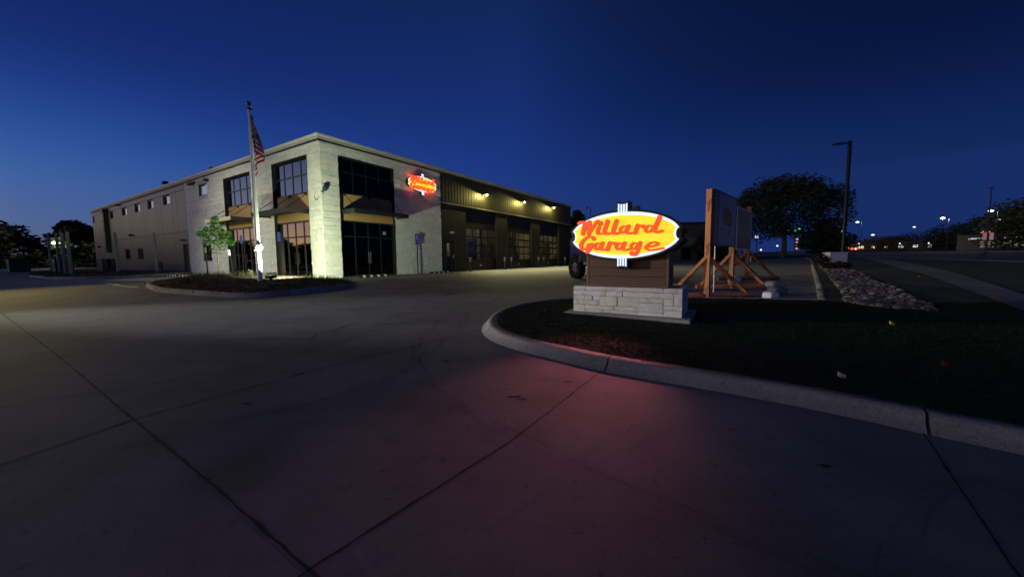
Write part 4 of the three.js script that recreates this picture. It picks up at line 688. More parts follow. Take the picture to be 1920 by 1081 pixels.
// ---------------------------------------------------------------- small things round the garage
function wheelStop(a, b, label) {
  const L = Math.hypot(b[0] - a[0], b[1] - a[1]), cx = (a[0] + b[0]) / 2, cz = (a[1] + b[1]) / 2, t = thing('wheel_stop', label, 'wheel stop', [cx, g(cx, cz), cz], -Math.atan2(b[1] - a[1], b[0] - a[0]));
  const s = new THREE.Shape(); s.moveTo(-.09, 0); s.lineTo(.09, 0); s.lineTo(.055, .11); s.lineTo(-.055, .11); const ge = new THREE.ExtrudeGeometry(s, { depth: L, bevelEnabled: true, bevelSize: .008, bevelThickness: .008, bevelSegments: 1 }); ge.rotateY(Math.PI / 2); ge.translate(-L / 2, 0, 0); mesh('rubber_body', boxUV(ge), M.rubber, t);
  for (let i = 0; i < 4; i++) { const x = L * (-.36 + .24 * i); const q = box(-.06, .06, -.045, .045, 0, .004); q.rotateX(-.31); q.translate(x, .058, .088); const w = box(-.06, .06, .0, .004, -.045, .045); w.translate(x, .118, 0); mesh('reflective_stripe', [q, w], M.white, t); }
}
wheelStop([-21.4, -22.9], [-19.9, -22.0], 'striped black wheel stop farthest left before the white wall'); wheelStop([-19.45, -21.55], [-17.95, -20.7], 'second striped wheel stop from the left by the white wall'); wheelStop([-17.2, -20.0], [-15.7, -19.15], 'striped wheel stop just left of the young tree'); wheelStop([-15.4, -19.1], [-13.9, -18.25], 'striped wheel stop behind the young tree trunk');
{ const w = (r, o) => toW(r, o); wheelStop(w(1.2, .9), w(2.9, 1.0), 'striped black wheel stop in front of the glazed corner entrance'); wheelStop(w(6.2, .8), w(7.9, .8), 'striped black wheel stop beside the hatched bay by the wall'); }
function bollard(r, label) { const p = toW(r, .55), t = thing('bollard', label, 'bollard', [p[0], g(...p), p[1]], 0, 'bollards between the bay doors'); mesh('post', [cyl(.085, .085, .95, 18), moved(new THREE.SphereGeometry(.085, 18, 8, 0, 6.3, 0, Math.PI / 2).scale(1, .5, 1), 0, .95, 0)], M.black, t); for (const y of [.72, .88]) mesh('reflective_band', [cyl(.087, .087, .035, 18, 0, y, 0)], std([.8, .78, .7], .4), t); }
[[10.35, 'black banded bollard left of the bay door nearest the entrance'], [14.75, 'black banded bollard right of the bay door nearest the entrance'], [15.75, 'black banded bollard left of the middle bay door'], [20.45, 'black banded bollard right of the middle bay door'], [21.5, 'black banded bollard left of the farthest bay door'], [26.4, 'black banded bollard at the right end of the bays']].forEach(a => bollard(...a));
function postSign(x, z, h, w, ph, mat, label, lean = 0, turn = .35) {
  const t = thing('post_sign', label, 'sign', [x, g(x, z) + (inside(mulchPoly, x, z) ? .26 : 0), z], turn); t.rotation.z = lean;
  mesh('post', [bar([0, -.1, -.02], [0, h, -.02], .05, .03)], M.black, t); mesh('sign_plate', [moved(rbox(w, ph, .006, .003, 1), 0, h - ph / 2, .0)], mat, t); return t;
}
{ const t = postSign(-5.71, -22.45, 2.42, .30, .46, M.blue, 'blue parking sign on a black post against the white wall', 0, PHI - .15); mesh('lower_plate', [moved(rbox(.30, .15, .006, .003, 1), 0, 1.86, 0)], M.blue, t);
  mesh('symbol', [cyl(.03, .03, .003, 12).rotateX(Math.PI / 2).translate(-.02, 2.3, .005), box(-.035, -.01, 2.14, 2.28, .003, .006), box(-.035, .05, 2.14, 2.165, .0033, .0063), new THREE.TorusGeometry(.07, .009, 5, 18, 4.2).rotateZ(2.5).translate(0, 2.13, .005)], M.white, t); }
postSign(-11.62, -18.55, 2.3, .30, .46, M.blue, 'blue parking sign before the shop front right of the flagpole', 0, PHI - 1.55); postSign(-14.8, -20.3, 2.28, .30, .44, M.blue, 'blue parking sign before the shop front left of the flagpole', 0, PHI - 1.55);
postSign(-11.6, -15.35, 1.15, .1, .24, M.white, 'small white marker on a leaning post in the island', .12, 0); postSign(-13.73, -16.6, 1.28, .09, .25, std([.2, .2, .2], .5), 'thin black marker post at the left end of the island', 0, 0);
// tall concrete posts and equipment beyond the far kerb
const farIsland = smooth([[-31.5, -24.3], [-26, -20.8], [-24.2, -19.7], [-23.0, -19.9], [-21.9, -20.8], [-22.4, -23], [-23.2, -26.2], [-29, -36], [-40, -44], [-50, -42]], 4, true);
structure('kerb', sweep([...farIsland, farIsland[0]], KERB, g), M.kerb);
const farBed = offsetPath(farIsland, .225); structure('planting_bed', sheet(farBed, 1.5, (x, z) => g(x, z) + .13), M.soil);
scatter('wood_mulch', new THREE.BoxGeometry(.14, .03, .06), std([1, 1, 1], .95), 2500, farBed, (d, x, z, im, i) => { if (z < -30) return false; d.position.set(x, g(x, z) + .15, z); d.rotation.set(rr(-.7, .7), rr(0, 6.3), rr(-.7, .7)); d.scale.setScalar(rr(.6, 1.4)); const k = rr(.4, 1.5); im.setColorAt(i, C.setRGB(.07 * k, .05 * k, .034 * k)); return true; }, ['brown mulch and stones round the tall posts at far left', 'mulch']);
const concretePost = std([.24, .235, .21], .9, 0, { bumpMap: concreteBump, bumpScale: .006 });
for (const [x, z, h, l] of [[-40.2, -32.2, 3.25, 'leftmost of the four tall concrete posts in a row'], [-34.57, -28.19, 2.97, 'second from left of the four tall concrete posts'], [-29.9, -24.7, 2.7, 'third from left of the four tall concrete posts'], [-27.04, -22.61, 2.6, 'tall concrete post nearest the green cabinet'], [-29.24, -27.38, 2.9, 'tall concrete post before the wing wall and duct'], [-26.07, -27.09, 2.85, 'tall concrete post before the wing right of the lower windows']]) { const t = thing('concrete_post', l, 'post', [x, g(x, z) + .12, z]); mesh('shaft', [cyl(.085, .08, h, 14)], concretePost, t); mesh('rounded_cap', [moved(new THREE.SphereGeometry(.08, 14, 6, 0, 6.3, 0, Math.PI / 2).scale(1, .5, 1), 0, h, 0)], concretePost, t); }
const L2 = (s, o) => [CX - N_[0] * s - D_[0] * o, CZ - N_[1] * s - D_[1] * o];      // along the west side, out from it
const greenCab = std([.035, .045, .03], .6), darkCab = std([.022, .022, .022], .6), tagY = std([.55, .45, .05], .6);
function cabinet(s, o, w, h, d, mat, label, yellow) { const p = L2(s, o), t = thing('utility_cabinet', label, 'cabinet', [p[0], g(...p) + .12, p[1]], PHI + Math.PI / 2 + Math.PI); mesh('cabinet_box', [moved(rbox(w, h, d, .02), 0, h / 2, 0)], mat, t); mesh('lid', [moved(rbox(w + .06, .06, d + .06, .02), 0, h + .01, 0)], mat, t); mesh('louvre', [.25, .4, .55, .7].map(y => box(-w * .38, w * .38, y * h, y * h + .03, d / 2 - .02, d / 2 + .012)), darkCab, t); if (yellow) mesh('warning_plate', [box(w * .28, w * .46, h * .7, h * .92, d / 2, d / 2 + .008), box(w * .28, w * .46, h * .1, h * .22, d / 2, d / 2 + .008)], tagY, t); return t; }
cabinet(36.2, 6.2, 2.3, 1.08, 1.1, greenCab, 'long green utility cabinet right of the four concrete posts', true); cabinet(30.6, 4.4, 1.5, 1.08, 1.0, greenCab, 'green utility cabinet in front of the lower wing windows', true); cabinet(26.2, 2.6, 1.7, 1.0, .9, darkCab, 'dark utility cabinet right of the third concrete post group', false); cabinet(34.6, 4.2, .9, 1.1, .8, darkCab, 'narrow dark cabinet behind the concrete post by the duct', false);
{ const p = L2(37.6, 3.6), t = thing('switchgear', 'tall dark meter frame under the exhaust duct', 'meter frame', [p[0], .1, p[1]], PHI + Math.PI * 1.5); mesh('frame', [box(-.7, -.62, 0, 1.75, -.05, .05), box(.62, .7, 0, 1.75, -.05, .05), box(-.7, .7, 1.55, 1.75, -.05, .04)], M.black, t); mesh('meter_box', [moved(rbox(.5, .8, .25, .03), -.05, 1.1, .1), moved(rbox(.4, .6, .2, .03), .4, .8, .1)], std([.2, .2, .19], .5), t); mesh('conduit', [rod([-.1, 0, .1], [-.1, .8, .1], .04), rod([.4, 0, .1], [.4, .6, .1], .04)], M.galv, t); }
{ const p = L2(21.2, .8), t = thing('gas_meter', 'dark gas meter with pipes against the wing wall', 'gas meter', [p[0], .0, p[1]], PHI + Math.PI * 1.5); mesh('meter_body', [moved(rbox(.5, .55, .35, .08, 3), 0, .6, 0)], darkCab, t); mesh('pipe', [rod([-.5, 0, 0], [-.5, .95, 0], .035), rod([-.5, .95, 0], [.1, .95, 0], .035), rod([.1, .95, 0], [.1, .8, 0], .035), rod([.5, 0, -.1], [.5, .7, -.1], .03), rod([.2, .65, 0], [.5, .65, -.1], .03)], darkCab, t); }
{ const t = thing('fire_hydrant', 'yellow fire hydrant at the far left edge of the lot', 'fire hydrant', [-51.6, .1, -38.3]), y = std([.62, .46, .02], .5); mesh('barrel', [cyl(.17, .14, .55, 16), cyl(.2, .2, .05, 16), cyl(.19, .19, .05, 16, 0, .48, 0)], y, t); mesh('bonnet', [moved(new THREE.SphereGeometry(.16, 16, 8, 0, 6.3, 0, Math.PI / 2), 0, .53, 0), cyl(.04, .04, .1, 6, 0, .67, 0)], y, t); for (const s of [-1, 1]) mesh('outlet', [rod([0, .38, 0], [s * .25, .38, 0], .07, .07, 10)], y, t); mesh('outlet', [rod([0, .36, 0], [0, .36, .26], .09, .09, 10)], y, t); }
structure('gravel_bed', sheet([[-64, -42], [-54, -41.5], [-45, -37.6], [-48, -35.5], [-62, -36]], 3, (x, z) => g(x, z) + .05), M.kerb);
{ const t = thing('yellow_shrub', 'small tree with pale yellow leaves behind the yellow hydrant', 'shrub', [-56.2, 0, -42]); mesh('trunk', [limb([0, 0, 0], [.1, .8, 0], .05, .03, .05), limb([.1, .7, 0], [-.4, 1.2, 0], .025, .01), limb([.1, .7, 0], [.5, 1.5, 0], .025, .01)], M.bark, t); leafMesh([[-.5, 1.15, 0, .4], [0, 1.35, 0, .45], [.5, 1.6, 0, .4]], .1, 130, t, M.leafYellow); }

// vehicle parked behind the monument sign: only one big tyre shows past it
{
  const t = thing('off_road_vehicle', 'dark off road vehicle with big knobbly tyres, mostly behind the lit sign', 'vehicle', [3.98, g(3.9, -17), -17.2], -.24);
  const paint = new THREE.MeshPhysicalMaterial({ roughness: .35, clearcoat: 1, clearcoatRoughness: .1 }); paint.color.setRGB(.02, .02, .022);
  mesh('body', [moved(rbox(1.5, .55, 3.7, .08, 3), 0, .95, 0), moved(rbox(1.46, .5, 1.5, .08, 3), 0, 1.1, -1.1)], paint, t);
  mesh('cabin', [moved(rbox(1.4, .62, 2.0, .1, 3), 0, 1.52, .75)], M.black, t); mesh('rear_window', [box(-.55, .55, 1.35, 1.7, 1.74, 1.76)], M.darkGlass, t); mesh('windscreen', [box(-.6, .6, 1.35, 1.75, -.27, -.25)], M.darkGlass, t);
  for (const s of [-1, 1]) { mesh('mudguard', [moved(rbox(.34, .07, 1.1, .03), s * .86, 1.03, 1.25), moved(rbox(.34, .07, 1.1, .03), s * .86, 1.03, -1.3)], M.black, t); mesh('tail_lamp', [box(s * .66 - .06, s * .66 + .06, .95, 1.12, 1.84, 1.87)], std([.25, .01, .01], .2), t); }
  mesh('bumper', [moved(rbox(1.25, .16, .16, .04), .1, .66, 1.95), moved(rbox(1.7, .16, .16, .04), 0, .66, -1.95)], M.galv, t);
  const ring = new THREE.LatheGeometry([[.25, -.15], [.40, -.165], [.445, -.14], [.46, -.08], [.46, .08], [.445, .14], [.40, .165], [.25, .15]].map(p => new THREE.Vector2(...p)), 36); const tyre = [clean(ring)];
  for (let i = 0; i < 30; i++) for (const s of [-1, 1]) { const b = box(-.035, .035, -.02, .025, s > 0 ? .02 : -.15, s > 0 ? .15 : -.02); const a = (i + (s > 0 ? .5 : 0)) / 30 * Math.PI * 2; const q = clean(b); q.translate(0, .46, 0); q.rotateZ(a); q.rotateX(Math.PI / 2); tyre.push(q); }
  const tg = mergeGeometries(tyre); tg.rotateZ(Math.PI / 2);
  for (const [x, z] of [[-.84, 1.25], [.84, 1.25], [-.84, -1.3], [.84, -1.3]]) { const w = mesh('wheel', [tg.clone()], M.rubber, t); w.position.set(x, .475, z); if (z > 0) w.rotation.y = .62; mesh('rim', [rod([-.1, 0, 0], [.1, 0, 0], .25, .25, 20), ...[0, 1, 2, 3, 4, 5].map(k => bar([Math.sign(x) * .12, .05 * Math.cos(k * 1.05), .05 * Math.sin(k * 1.05)], [Math.sign(x) * .12, .24 * Math.cos(k * 1.05), .24 * Math.sin(k * 1.05)], .05))], std([.6, .6, .6], .25, .9), w); }
}

// ---------------------------------------------------------------- timber sign frames by the lot
function bannerTexture(kind) {
  const c = document.createElement('canvas'); c.width = 512; c.height = 320; const x = c.getContext('2d'); x.fillStyle = kind ? '#34405e' : '#8790a8'; x.fillRect(0, 0, 512, 320);
  if (!kind) { x.fillStyle = '#343d5c'; x.fillRect(0, 0, 112, 320); x.fillStyle = '#9aa3ba'; for (let i = 0; i < 15; i++) { x.fillRect(34 + (i % 3) * 3, 16 + i * 20, 44 - (i * 7 % 13), 9); } x.fillStyle = '#6b4838'; x.beginPath(); x.moveTo(190, 90); x.lineTo(300, 70); x.lineTo(420, 110); x.lineTo(420, 185); x.lineTo(330, 200); x.lineTo(200, 180); x.fill(); x.fillStyle = '#3a2620'; x.fillRect(200, 130, 200, 8); x.fillStyle = '#20283c'; x.fillRect(320, 215, 36, 50); x.fillStyle = '#4d5878'; x.fillRect(150, 215, 120, 10); x.fillRect(150, 235, 90, 8); }
  else { x.fillStyle = '#2b3650'; x.fillRect(0, 200, 512, 120); x.fillStyle = '#1c2538'; x.fillRect(60, 40, 390, 90); }
  const t = new THREE.CanvasTexture(c); t.colorSpace = THREE.SRGBColorSpace; return t;
}
function timberSign(A, B, label, kind, panelY, mat) {      // posts at A and B, each with a ground sill and two braces; a printed panel between them
  const yaw = -Math.atan2(B[1] - A[1], B[0] - A[0]), L = Math.hypot(B[0] - A[0], B[1] - A[1]), y0 = g(...A), t = thing('timber_sign', label, 'sign', [A[0], y0, A[1]], yaw), wx = -Math.sin(-yaw) , cosY = Math.cos(yaw), sinY = Math.sin(yaw);
  const dx = [cosY, sinY];   // world x axis in local coordinates (x, z)
  for (const [lx, p] of [[0, A], [L, B]]) {
    const gy = g(...p) - y0, P = (d, y) => [lx + cosY * d, gy + y, sinY * d];
    mesh('post', [bar([lx, gy, 0], [lx, 2.98, 0], .14, .14, .006)], mat, t);
    mesh('ground_sill', [bar(P(-1.15, .06), P(1.3, .06), .11, .12, .006)], mat, t);
    mesh('brace', [bar(P(-.98, .12), P(-.05, 1.1), .09, .09, .005)], mat, t); mesh('brace', [bar(P(1.1, .12), P(.05, 1.1), .09, .09, .005)], mat, t);
    mesh('bolt', [rod([lx, gy + 1.06, .06], [lx, gy + 1.06, .09], .02), rod([lx, gy + 2.5, .06], [lx, gy + 2.5, .085], .02)], M.galv, t);
  }
  const gp = new THREE.BoxGeometry(L - .12, panelY[1] - panelY[0], .02); const uvm = new THREE.MeshStandardMaterial({ map: bannerTexture(kind), roughness: .55 });
  const m = new THREE.Mesh(gp, uvm); m.name = 'sign_panel'; m.position.set(L / 2, (panelY[0] + panelY[1]) / 2, .085); t.add(m);
  mesh('panel_edge', [box(.05, L - .05, panelY[1], panelY[1] + .04, .06, .1), box(.05, L - .05, panelY[0] - .04, panelY[0], .06, .1), box(.03, .055, panelY[0] - .04, panelY[1] + .04, .06, .105), box(L - .055, L - .03, panelY[0] - .04, panelY[1] + .04, .06, .105)], kind ? M.white : M.black, t);
  return t;
}
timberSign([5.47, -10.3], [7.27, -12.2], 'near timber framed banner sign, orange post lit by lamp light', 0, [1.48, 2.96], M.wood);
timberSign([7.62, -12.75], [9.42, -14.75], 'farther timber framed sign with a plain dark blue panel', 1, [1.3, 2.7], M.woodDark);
{ const t = thing('white_stake', 'thin white upright stake standing between the timber sign posts', 'stake', [6.05, g(6.05, -11), -11]); mesh('stake', [cyl(.02, .02, 1.52, 8)], M.white, t); mesh('stake_cap', [cyl(.026, .026, .03, 8, 0, 1.5, 0)], M.white, t); }
function bag(pos, turn, w, h, d, mat, label, print) {
  const ge = new THREE.SphereGeometry(1, 28, 16), p = ge.attributes.position; for (let i = 0; i < p.count; i++) { let x = p.getX(i), y = p.getY(i), z = p.getZ(i); const q = v => Math.sign(v) * Math.pow(Math.abs(v), .42); x = q(x); z = q(z); y = Math.sign(y) * Math.pow(Math.abs(y), .75) * (1 - .35 * x * x * x * x); const n = vnoise(x * 3 + 20, z * 3 + y * 2 + 20, 128, 5) - .5; p.setXYZ(i, x * w / 2 * (1 + .06 * n), y * h / 2 * (1 + .25 * n), z * d / 2 * (1 + .1 * n)); } ge.computeVertexNormals(); ge.translate(0, h * .46, 0);
  const t = thing('sandbag', label, 'sandbag', [pos[0], g(pos[0], pos[1]) + (pos[2] ?? 0), pos[1]], turn); mesh('sack', ge, mat, t); mesh('sewn_seam', [rod([w / 2 * .97, h * .46, -d * .36], [w / 2 * .97, h * .46, d * .36], .012)], M.white, t);
  if (print) { const pr = []; for (const [a, b, c, e] of [[-.2, -.02, .2, .05], [-.12, .1, .14, .16], [-.22, -.16, -.02, -.1], [.06, -.18, .2, -.1]]) { const s = new THREE.PlaneGeometry((c - a) * w * 1.1, (e - b) * d * 1.5, 6, 3); s.rotateX(-Math.PI / 2); s.translate((a + c) / 2 * w * 1.1, 0, (b + e) / 2 * d); const q = s.attributes.position; for (let i = 0; i < q.count; i++) { const X = q.getX(i) / (w / 2), Z = q.getZ(i) / (d / 2); q.setY(i, h * .46 + h / 2 * Math.pow(Math.max(.05, 1 - Math.pow(Math.abs(X), 3.6) - Math.pow(Math.abs(Z), 3.6)), .38) * (1 - .35 * X ** 4) * 1.02 + .008); } pr.push(clean(s)); } mesh('print', pr, std([.03, .04, .09], .7), t); }
}
bag([6.56, -9.28, .1], .35, .35, .2, .27, std([.72, .72, .74], .7), 'white printed sandbag on the end of the near timber sill', true);
bag([7.75, -10.7], .3, .5, .22, .36, std([.13, .125, .15], .85), 'grey sandbag lying lowest behind the white one'); bag([7.7, -10.75, .2], .1, .46, .2, .34, std([.2, .19, .21], .85), 'pale grey sandbag stacked on top of another sandbag');
bag([5.2, -11.6], .5, .55, .28, .4, std([.30, .17, .12], .8), 'brown sandbag on the left sill of the timber sign'); bag([4.98, -11.7, .2], .9, .34, .16, .26, std([.68, .68, .68], .7), 'white sandbag resting on the brown one'); bag([8.42, -13.9], .2, .42, .24, .3, std([.66, .66, .68], .7), 'small white sandbag between the two timber signs');

// ---------------------------------------------------------------- street side
{ const t = thing('lamp_post', 'tall dark unlit lamp post with one flat head, beside the lot', 'lamp post', [23.5, g(23.4, -26), -26.2]); t.rotation.z = .0; mesh('pole', [bar([0, .3, 0], [0, 8.66, 0], .17, .17, .02)], M.darkMetal, t); mesh('concrete_base', [cyl(.3, .3, .45, 18, 0, -.1, 0)], M.kerb, t); mesh('arm', [bar([-.05, 8.5, 0], [-.35, 8.5, 0], .08, .1)], M.darkMetal, t); mesh('lamp_head', [moved(rbox(.75, .09, .36, .03), -.72, 8.46, 0, 0, 0, .07)], M.darkMetal, t); }
{ const t = thing('utility_box', 'pale square utility box beside the tall lamp post', 'utility box', [20.75, g(20.7, -23.6) + LAWN - .05, -23.7], -.2), m = std([.60, .58, .64], .7); mesh('box_body', [moved(rbox(.95, .9, .8, .02), 0, .45, 0)], m, t); mesh('lid', [moved(rbox(.99, .06, .84, .02), 0, .92, 0)], m, t); mesh('hinge', [box(-.46, -.42, .2, .3, .4, .415), box(-.46, -.42, .65, .75, .4, .415)], M.galv, t); }
for (const [x, z, h, w, l] of [[19.85, -23.6, .95, .95, 'dark rounded shrub left of the utility box'], [19.0, -21.3, .5, 1.3, 'low reddish dark shrub in front of the utility box'], [17.2, -19.6, .42, 1.3, 'low dark shrub at the near end of the rock bed row']]) { const y = g(x, z) + LAWN, t = thing('shrub', l, 'shrub', [x, y - .03, z]); mesh('stem', [limb([0, 0, 0], [.1, h * .6, 0], .03, .01), limb([0, 0, 0], [-.15, h * .6, .1], .03, .01)], M.bark, t); const cl = []; for (let i = 0; i < 9; i++) cl.push([rr(-.5, .5) * w * .7, h * rr(.35, .72), rr(-.4, .4) * w * .7, h * .34]); leafMesh(cl, .06, 150, t, std([.035, .022, .015], .85, 0, { side: THREE.DoubleSide }), 'foliage'); }
// little marking flags in the lawn
for (const [x, z, col, l, h] of [[4.2, -3.55, [.16, .012, .006], 'red marking flag in the lawn at lower right', .3], [10.55, -8.05, [.5, .07, .01], 'orange marking flag near the sidewalk', .22], [13.6, -12.3, [.4, .06, .02], 'dim orange marking flag beyond the rock bed', .25], [6.3, -6.1, [.5, .45, .03], 'yellow marking flag in the middle of the lawn', .12], [3.43, -3.82, [.4, .4, .39], 'white marking flag near the front kerb', .1]]) {
  const t = thing('marking_flag', l, 'marking flag', [x, g(x, z) + LAWN, z], rr(-.6, .6)); mesh('wire', [rod([0, -.03, 0], [0, h, 0], .0018, .0018, 5)], M.darkMetal, t);
  const p = new THREE.PlaneGeometry(.075, .05, 8, 3), q = p.attributes.position; for (let i = 0; i < q.count; i++) q.setXYZ(i, q.getX(i) + .05, q.getY(i) + h - .04 - (q.getX(i) + .05) * .5, .014 * Math.sin((q.getX(i) + .05) * 50)); p.computeVertexNormals(); mesh('pennant', p, std(col, .6, 0, { side: THREE.DoubleSide }), t);
}
// far street lamps
function streetLamp(x, y, z, label, k, s = 1, lit = 0, color = [1, .97, .9]) {
  const g0 = g(x, z), h = y - g0, t = thing('street_lamp', label, 'street lamp', [x, g0, z], Math.atan2(x, -z) * -1, 'street lamps along the far street');
  mesh('pole', [cyl(.09 * s, .06 * s, h, 10)], M.darkMetal, t); mesh('arm', [bar([0, h, 0], [-.9 * s, h + .12 * s, 0], .07 * s)], M.darkMetal, t); mesh('lamp_head', [moved(rbox(.9 * s, .16 * s, .4 * s, .05), -1.0 * s, h + .18 * s, 0)], M.darkMetal, t);
  mesh('lens', [moved(new THREE.SphereGeometry(1, 14, 8), 0, 0, 0).scale(.42 * s, .24 * s, .3 * s).translate(-1.0 * s, h + .05 * s, 0)], glow(color, k), t);
  if (lit) { const p = new THREE.PointLight(0xfff0d0, lit, 0, 2); p.position.set(-1.0 * s, h - .35 * s, 0); p.castShadow = true; t.add(p); }
}
streetLamp(104.7, 9.5, -89, 'brightest far street lamp over the middle of the right sky', 4, 1.0, 60); streetLamp(94.3, 9.7, -100, 'street lamp just right of the tall dark lamp post', 3, .9, 40); streetLamp(130.7, 10.4, -145, 'street lamp lower right of the tall lamp post, second from it', 2.2, 1.1); streetLamp(187.5, 10.6, -200, 'street lamp above the single far tree', 2.2, 1.7); streetLamp(181.4, 10.7, -184, 'street lamp on a visible pole right of the single far tree', 2.4, 1.5); streetLamp(131.4, 9.7, -120, 'lone bluish street lamp left of the brightest one', 2.2, .85, 0, [.8, .88, 1]); streetLamp(98.0, 9.5, -75, 'bright street lamp in the trees at right', 4, .9, 50); streetLamp(125.9, 9.5, -95, 'street lamp behind the bright one in the trees', 2.6, .9);
for (const [x, z, y, l] of [[173.9, -150, 7.3, 'leftmost yard lamp of the far row of five'], [176.4, -150, 7.4, 'second yard lamp of the far row of five'], [179.4, -150, 7.6, 'middle yard lamp of the far row of five'], [171.7, -140, 7.4, 'fourth yard lamp of the far row of five'], [175.2, -140, 7.6, 'rightmost yard lamp of the far row of five']]) streetLamp(x, y, z, l, 3, 1.0, 0, [1, .92, .62]);
streetLamp(-70.4, 4.0, -58, 'white lamp glowing between the concrete posts at far left', 4, .7, 30); streetLamp(11.7, 8.1, -55, 'thin unlit lamp post behind the end of the garage', 0, .8);
{ // pole with a pair of red and white boards at the right
  const t = thing('sign_pole', 'tall thin pole with two pale red boards at right', 'sign pole', [77, g(77, -60), -60]); mesh('pole', [cyl(.14, .08, 10.4, 10)], std([.06, .065, .075], .6, .3), t); for (const [s, c] of [[-1, [.55, .22, .22]], [1, [.5, .3, .33]]]) mesh('board', [moved(rbox(.62, 1.15, .06, .02), s * .55, 2.7, .12)], glow(c, .38), t); mesh('cross_bar', [bar([-.8, 2.9, .05], [.8, 2.9, .05], .06), bar([-.4, 10.3, 0], [.4, 10.45, 0], .12)], M.darkMetal, t); }
// cars far down the street
function farCar(x, z, label, turn, front) { const t = thing('parked_car', label, 'car', [x, g(x, z) + .1, z], turn); mesh('body', [moved(rbox(1.8, .6, 4.3, .15, 3), 0, .6, 0)], std([.05, .05, .055], .3, .3), t); mesh('cabin', [moved(rbox(1.5, .55, 2.2, .2, 3), 0, 1.1, 0)], M.darkGlass, t); for (const s of [-1, 1]) { mesh('tail_lamp', [moved(new THREE.SphereGeometry(.42, 10, 8), s * .68, .85, 2.12)], glow([1, .05, .02], 4), t); for (const q of [-1.4, 1.4]) mesh('wheel', [rod([s * .78, .33, q], [s * .95, .33, q], .33, .33, 14)], M.rubber, t); } if (front) mesh('headlamp', [moved(new THREE.SphereGeometry(.3, 10, 8), .4, .75, 2.2)], glow([.9, .95, 1], 2.5), t); return t; }
farCar(97.0, -109, 'car with glowing red tail lamps left on the far street', -.7); farCar(139, -150, 'second far car showing red and white lamps', -.75, true);
// shops and lit signs in the distance
function shop(name, label, x, z, w, h, d, turn, mat, bands) { const t = thing(name, label, 'building', [x, g(x, z) - .1, z], turn); mesh('wall', [box(-w / 2, w / 2, 0, h, -d, 0)], mat, t); mesh('roof', [box(-w / 2 - .2, w / 2 + .2, h, h + .3, -d - .2, .2)], M.darkMetal, t); bands(t); return t; }
shop('warehouse', 'long low building with a pale white lower wall behind the lit sign', 22, -62, 28, 4.2, 14, -.05, std([.55, .56, .60], .8), t => { for (const x of [-12, -8, -4, 2, 6]) mesh('dock_door', [box(x, x + 2.4, .1, 3.0, 0, .05)], std([.40, .41, .44], .7), t); mesh('base_course', [box(-14, 14, 0, .5, .0, .08)], M.darkMetal, t); });
shop('warehouse', 'dark flat roofed building right of the lit sign', 31.6, -58.5, 9.6, 6.0, 12, -.1, std([.05, .05, .055], .8), t => { mesh('fascia_band', [box(-4.8, 4.8, 2.6, 3.9, .0, .25)], std([.12, .12, .125], .7), t); for (const x of [-4.6, -2.2, .3]) mesh('window', [box(x, x + 1.5, .4, 2.3, 0, .04)], M.darkGlass, t); mesh('roller_door', [box(1.9, 4.5, .1, 2.5, 0, .06)], std([.5, .52, .56], .7), t); });
shop('shop', 'low shop with a lit blue white canopy at the right', 128, -96, 16, 4, 10, -.9, std([.12, .11, .09], .8), t => { mesh('canopy', [box(-6, 4, 2.9, 3.2, 0, 2)], M.white, t); mesh('lit_fascia', [box(-6, 4, 3.0, 3.25, 2.0, 2.05)], glow([.7, .85, 1], .9), t); mesh('lit_window', [box(-4, 3, .8, 2.4, 0, .04)], glow([.55, .5, .4], .25), t); mesh('lit_sign', [box(-4.2, -1.8, 4.6, 5.1, .1, .2)], glow([1, .5, .25], .8), t); });
shop('shop', 'far shop row with small warm lit windows', 172, -168, 34, 3.6, 10, -.8, std([.10, .095, .08], .8), t => { for (let i = 0; i < 7; i++) mesh('lit_window', [box(-15 + i * 4.4, -15 + i * 4.4 + rr(.8, 1.9), 1.0, 2.1, 0, .06)], glow([1, .85, .6], rr(.5, 1.6)), t); });
shop('shop', 'far white lit shop left of the row of yard lamps', 178, -180, 18, 4, 10, -.8, std([.3, .3, .3], .8), t => { mesh('lit_window', [box(-7, -3, .8, 2.2, 0, .06)], glow([.8, .9, 1], 1), t); mesh('lit_window', [box(0, 6, 1.2, 2.4, 0, .06)], glow([.7, .75, .8], .6), t); });
{ const t = thing('lit_sign', 'small square white lit sign beside the timber signs', 'sign', [46.3, g(46.3, -70), -70], -.55); mesh('sign_box', [moved(rbox(.62, .66, .2, .04), 0, 4.0, 0)], M.darkMetal, t); mesh('lit_face', [box(-.27, .27, 3.72, 4.28, .1, .12)], glow([.95, 1, .97], 1.2), t); mesh('post', [bar([0, 0, 0], [0, 3.7, 0], .12)], M.darkMetal, t); }
{ const t = thing('post_sign', 'pale square sign on a short post under the square lit sign', 'sign', [27.2, g(27.2, -42), -42], -.5); mesh('post', [bar([0, 0, 0], [0, 1.2, 0], .08)], M.white, t); mesh('sign_plate', [box(-.28, .28, .75, 1.35, .04, .06)], std([.16, .17, .2], .6), t); }
{ const t = thing('pylon_sign', 'far pylon sign with a green emblem and orange lights below', 'sign', [92, g(92, -120), -120], -.6); mesh('pylon', [box(-.25, .25, 0, 8, -.2, .2)], M.darkMetal, t); mesh('lit_emblem', [moved(new THREE.TorusGeometry(.6, .22, 8, 18, 4.4), .3, 7.5, .3), box(-1.4, -.6, 6.4, 6.8, .2, .3)], glow([.05, .9, .15], 1.1), t); for (let i = 0; i < 5; i++) mesh('lit_panel', [box(.1, .62, 1.2 + i * 1.0, 1.6 + i * 1.0, .2, .3)], glow([1, .45, .12], 1.0), t); }
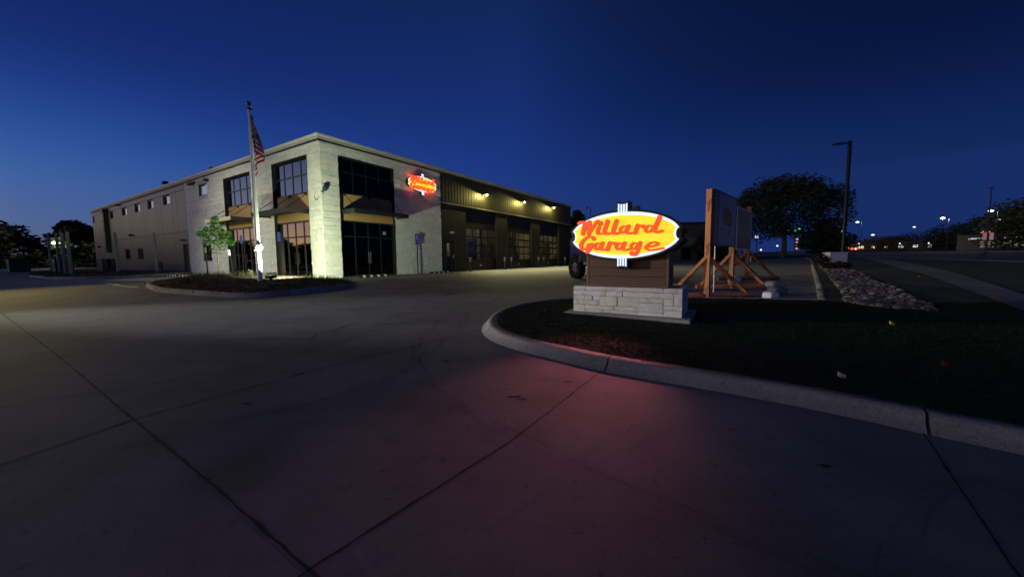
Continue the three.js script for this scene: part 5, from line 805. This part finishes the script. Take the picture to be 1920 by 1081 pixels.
for (const [x, y, z, c, l] of [[93, 1.0, -104, [1, 1, .95], 'small white yard lamp low beneath the bushy tree'], [63.2, 1.6, -88, [1, .9, .75], 'small warm yard lamp under the spreading tree'], [58, .9, -86, [1, .92, .8], 'tiny warm yard lamp left under the spreading tree'], [72, 1.7, -92, [1, .85, .7], 'tiny warm yard lamp right under the spreading tree'], [128, 1.9, -122, [1, .95, .9], 'small white yard lamp left of the far shop row'], [133, 1.8, -118, [1, .95, .9], 'small white yard lamp right of the far shop row'], [122, 2.2, -130, [1, .85, .4], 'small yellow yard lamp near the far cars']]) { const t = thing('yard_lamp', l, 'lamp', [x, g(x, z), z]); mesh('post', [cyl(.05, .05, y + .3, 8)], M.darkMetal, t); mesh('lamp_globe', [moved(new THREE.SphereGeometry(.2, 12, 8), 0, y + .5, 0)], glow(c, 1.4), t); }

// two lamps outside the left of the view: one pools warm light on the drive beyond the island, the other throws a narrow low beam at the sign and the timber posts
function lotLamp(P, h, label, lens, color, I, angle, pen, aim, rad, spill = 0) {
  const y0 = g(...P), t = thing('lot_lamp', label, 'lamp post', [P[0], y0, P[1]]);
  mesh('pole', [bar([0, 0, 0], [0, h + .1, 0], .15, .15, .02)], M.darkMetal, t); mesh('lamp_head', [moved(rbox(.6, .12, .4, .03), .4, h + .06, 0)], M.darkMetal, t); mesh('lens', [box(.2, .6, h - .04, h - .005, -.14, .14)], glow(lens, 4), t);
  const s = new THREE.SpotLight(new THREE.Color().setRGB(...color), I, 0, angle, pen, 2); s.position.set(.4, h - .02, 0); s.target.position.set(aim[0] - P[0], aim[1] - y0, aim[2] - P[1]); s.castShadow = true; s.shadow.radius = rad; t.add(s, s.target);
  if (spill) { mesh('lens', [box(.2, .6, h + .0, h + .1, -.215, -.205)], glow(lens, 3), t); const p = new THREE.SpotLight(new THREE.Color().setRGB(1, .98, .76), spill, 0, .62, .6, 2); p.position.set(.4, h + .05, -.25); p.target.position.set(4.6, 1.9, -10); p.castShadow = true; p.shadow.radius = 6; t.add(p, p.target); }
}
lotLamp([-20.9, -13.2], 4.2, 'lamp post just outside the left of the view beyond the island', [1, .82, .4], [1, .78, .20], 105, .95, .8, [-12, -.2, -11.2], 8, 125);
lotLamp([-25.5, -8.6], 2.5, 'low lamp post outside the left of the view, aimed at the lit sign', [1, .97, .9], [1, .96, .92], 1850, .155, .5, [3.5, .5, -8.5], 5);

scene.traverse(o => { if (o.isMesh) { o.castShadow = true; o.receiveShadow = true; } });
renderer.render(scene, camera);
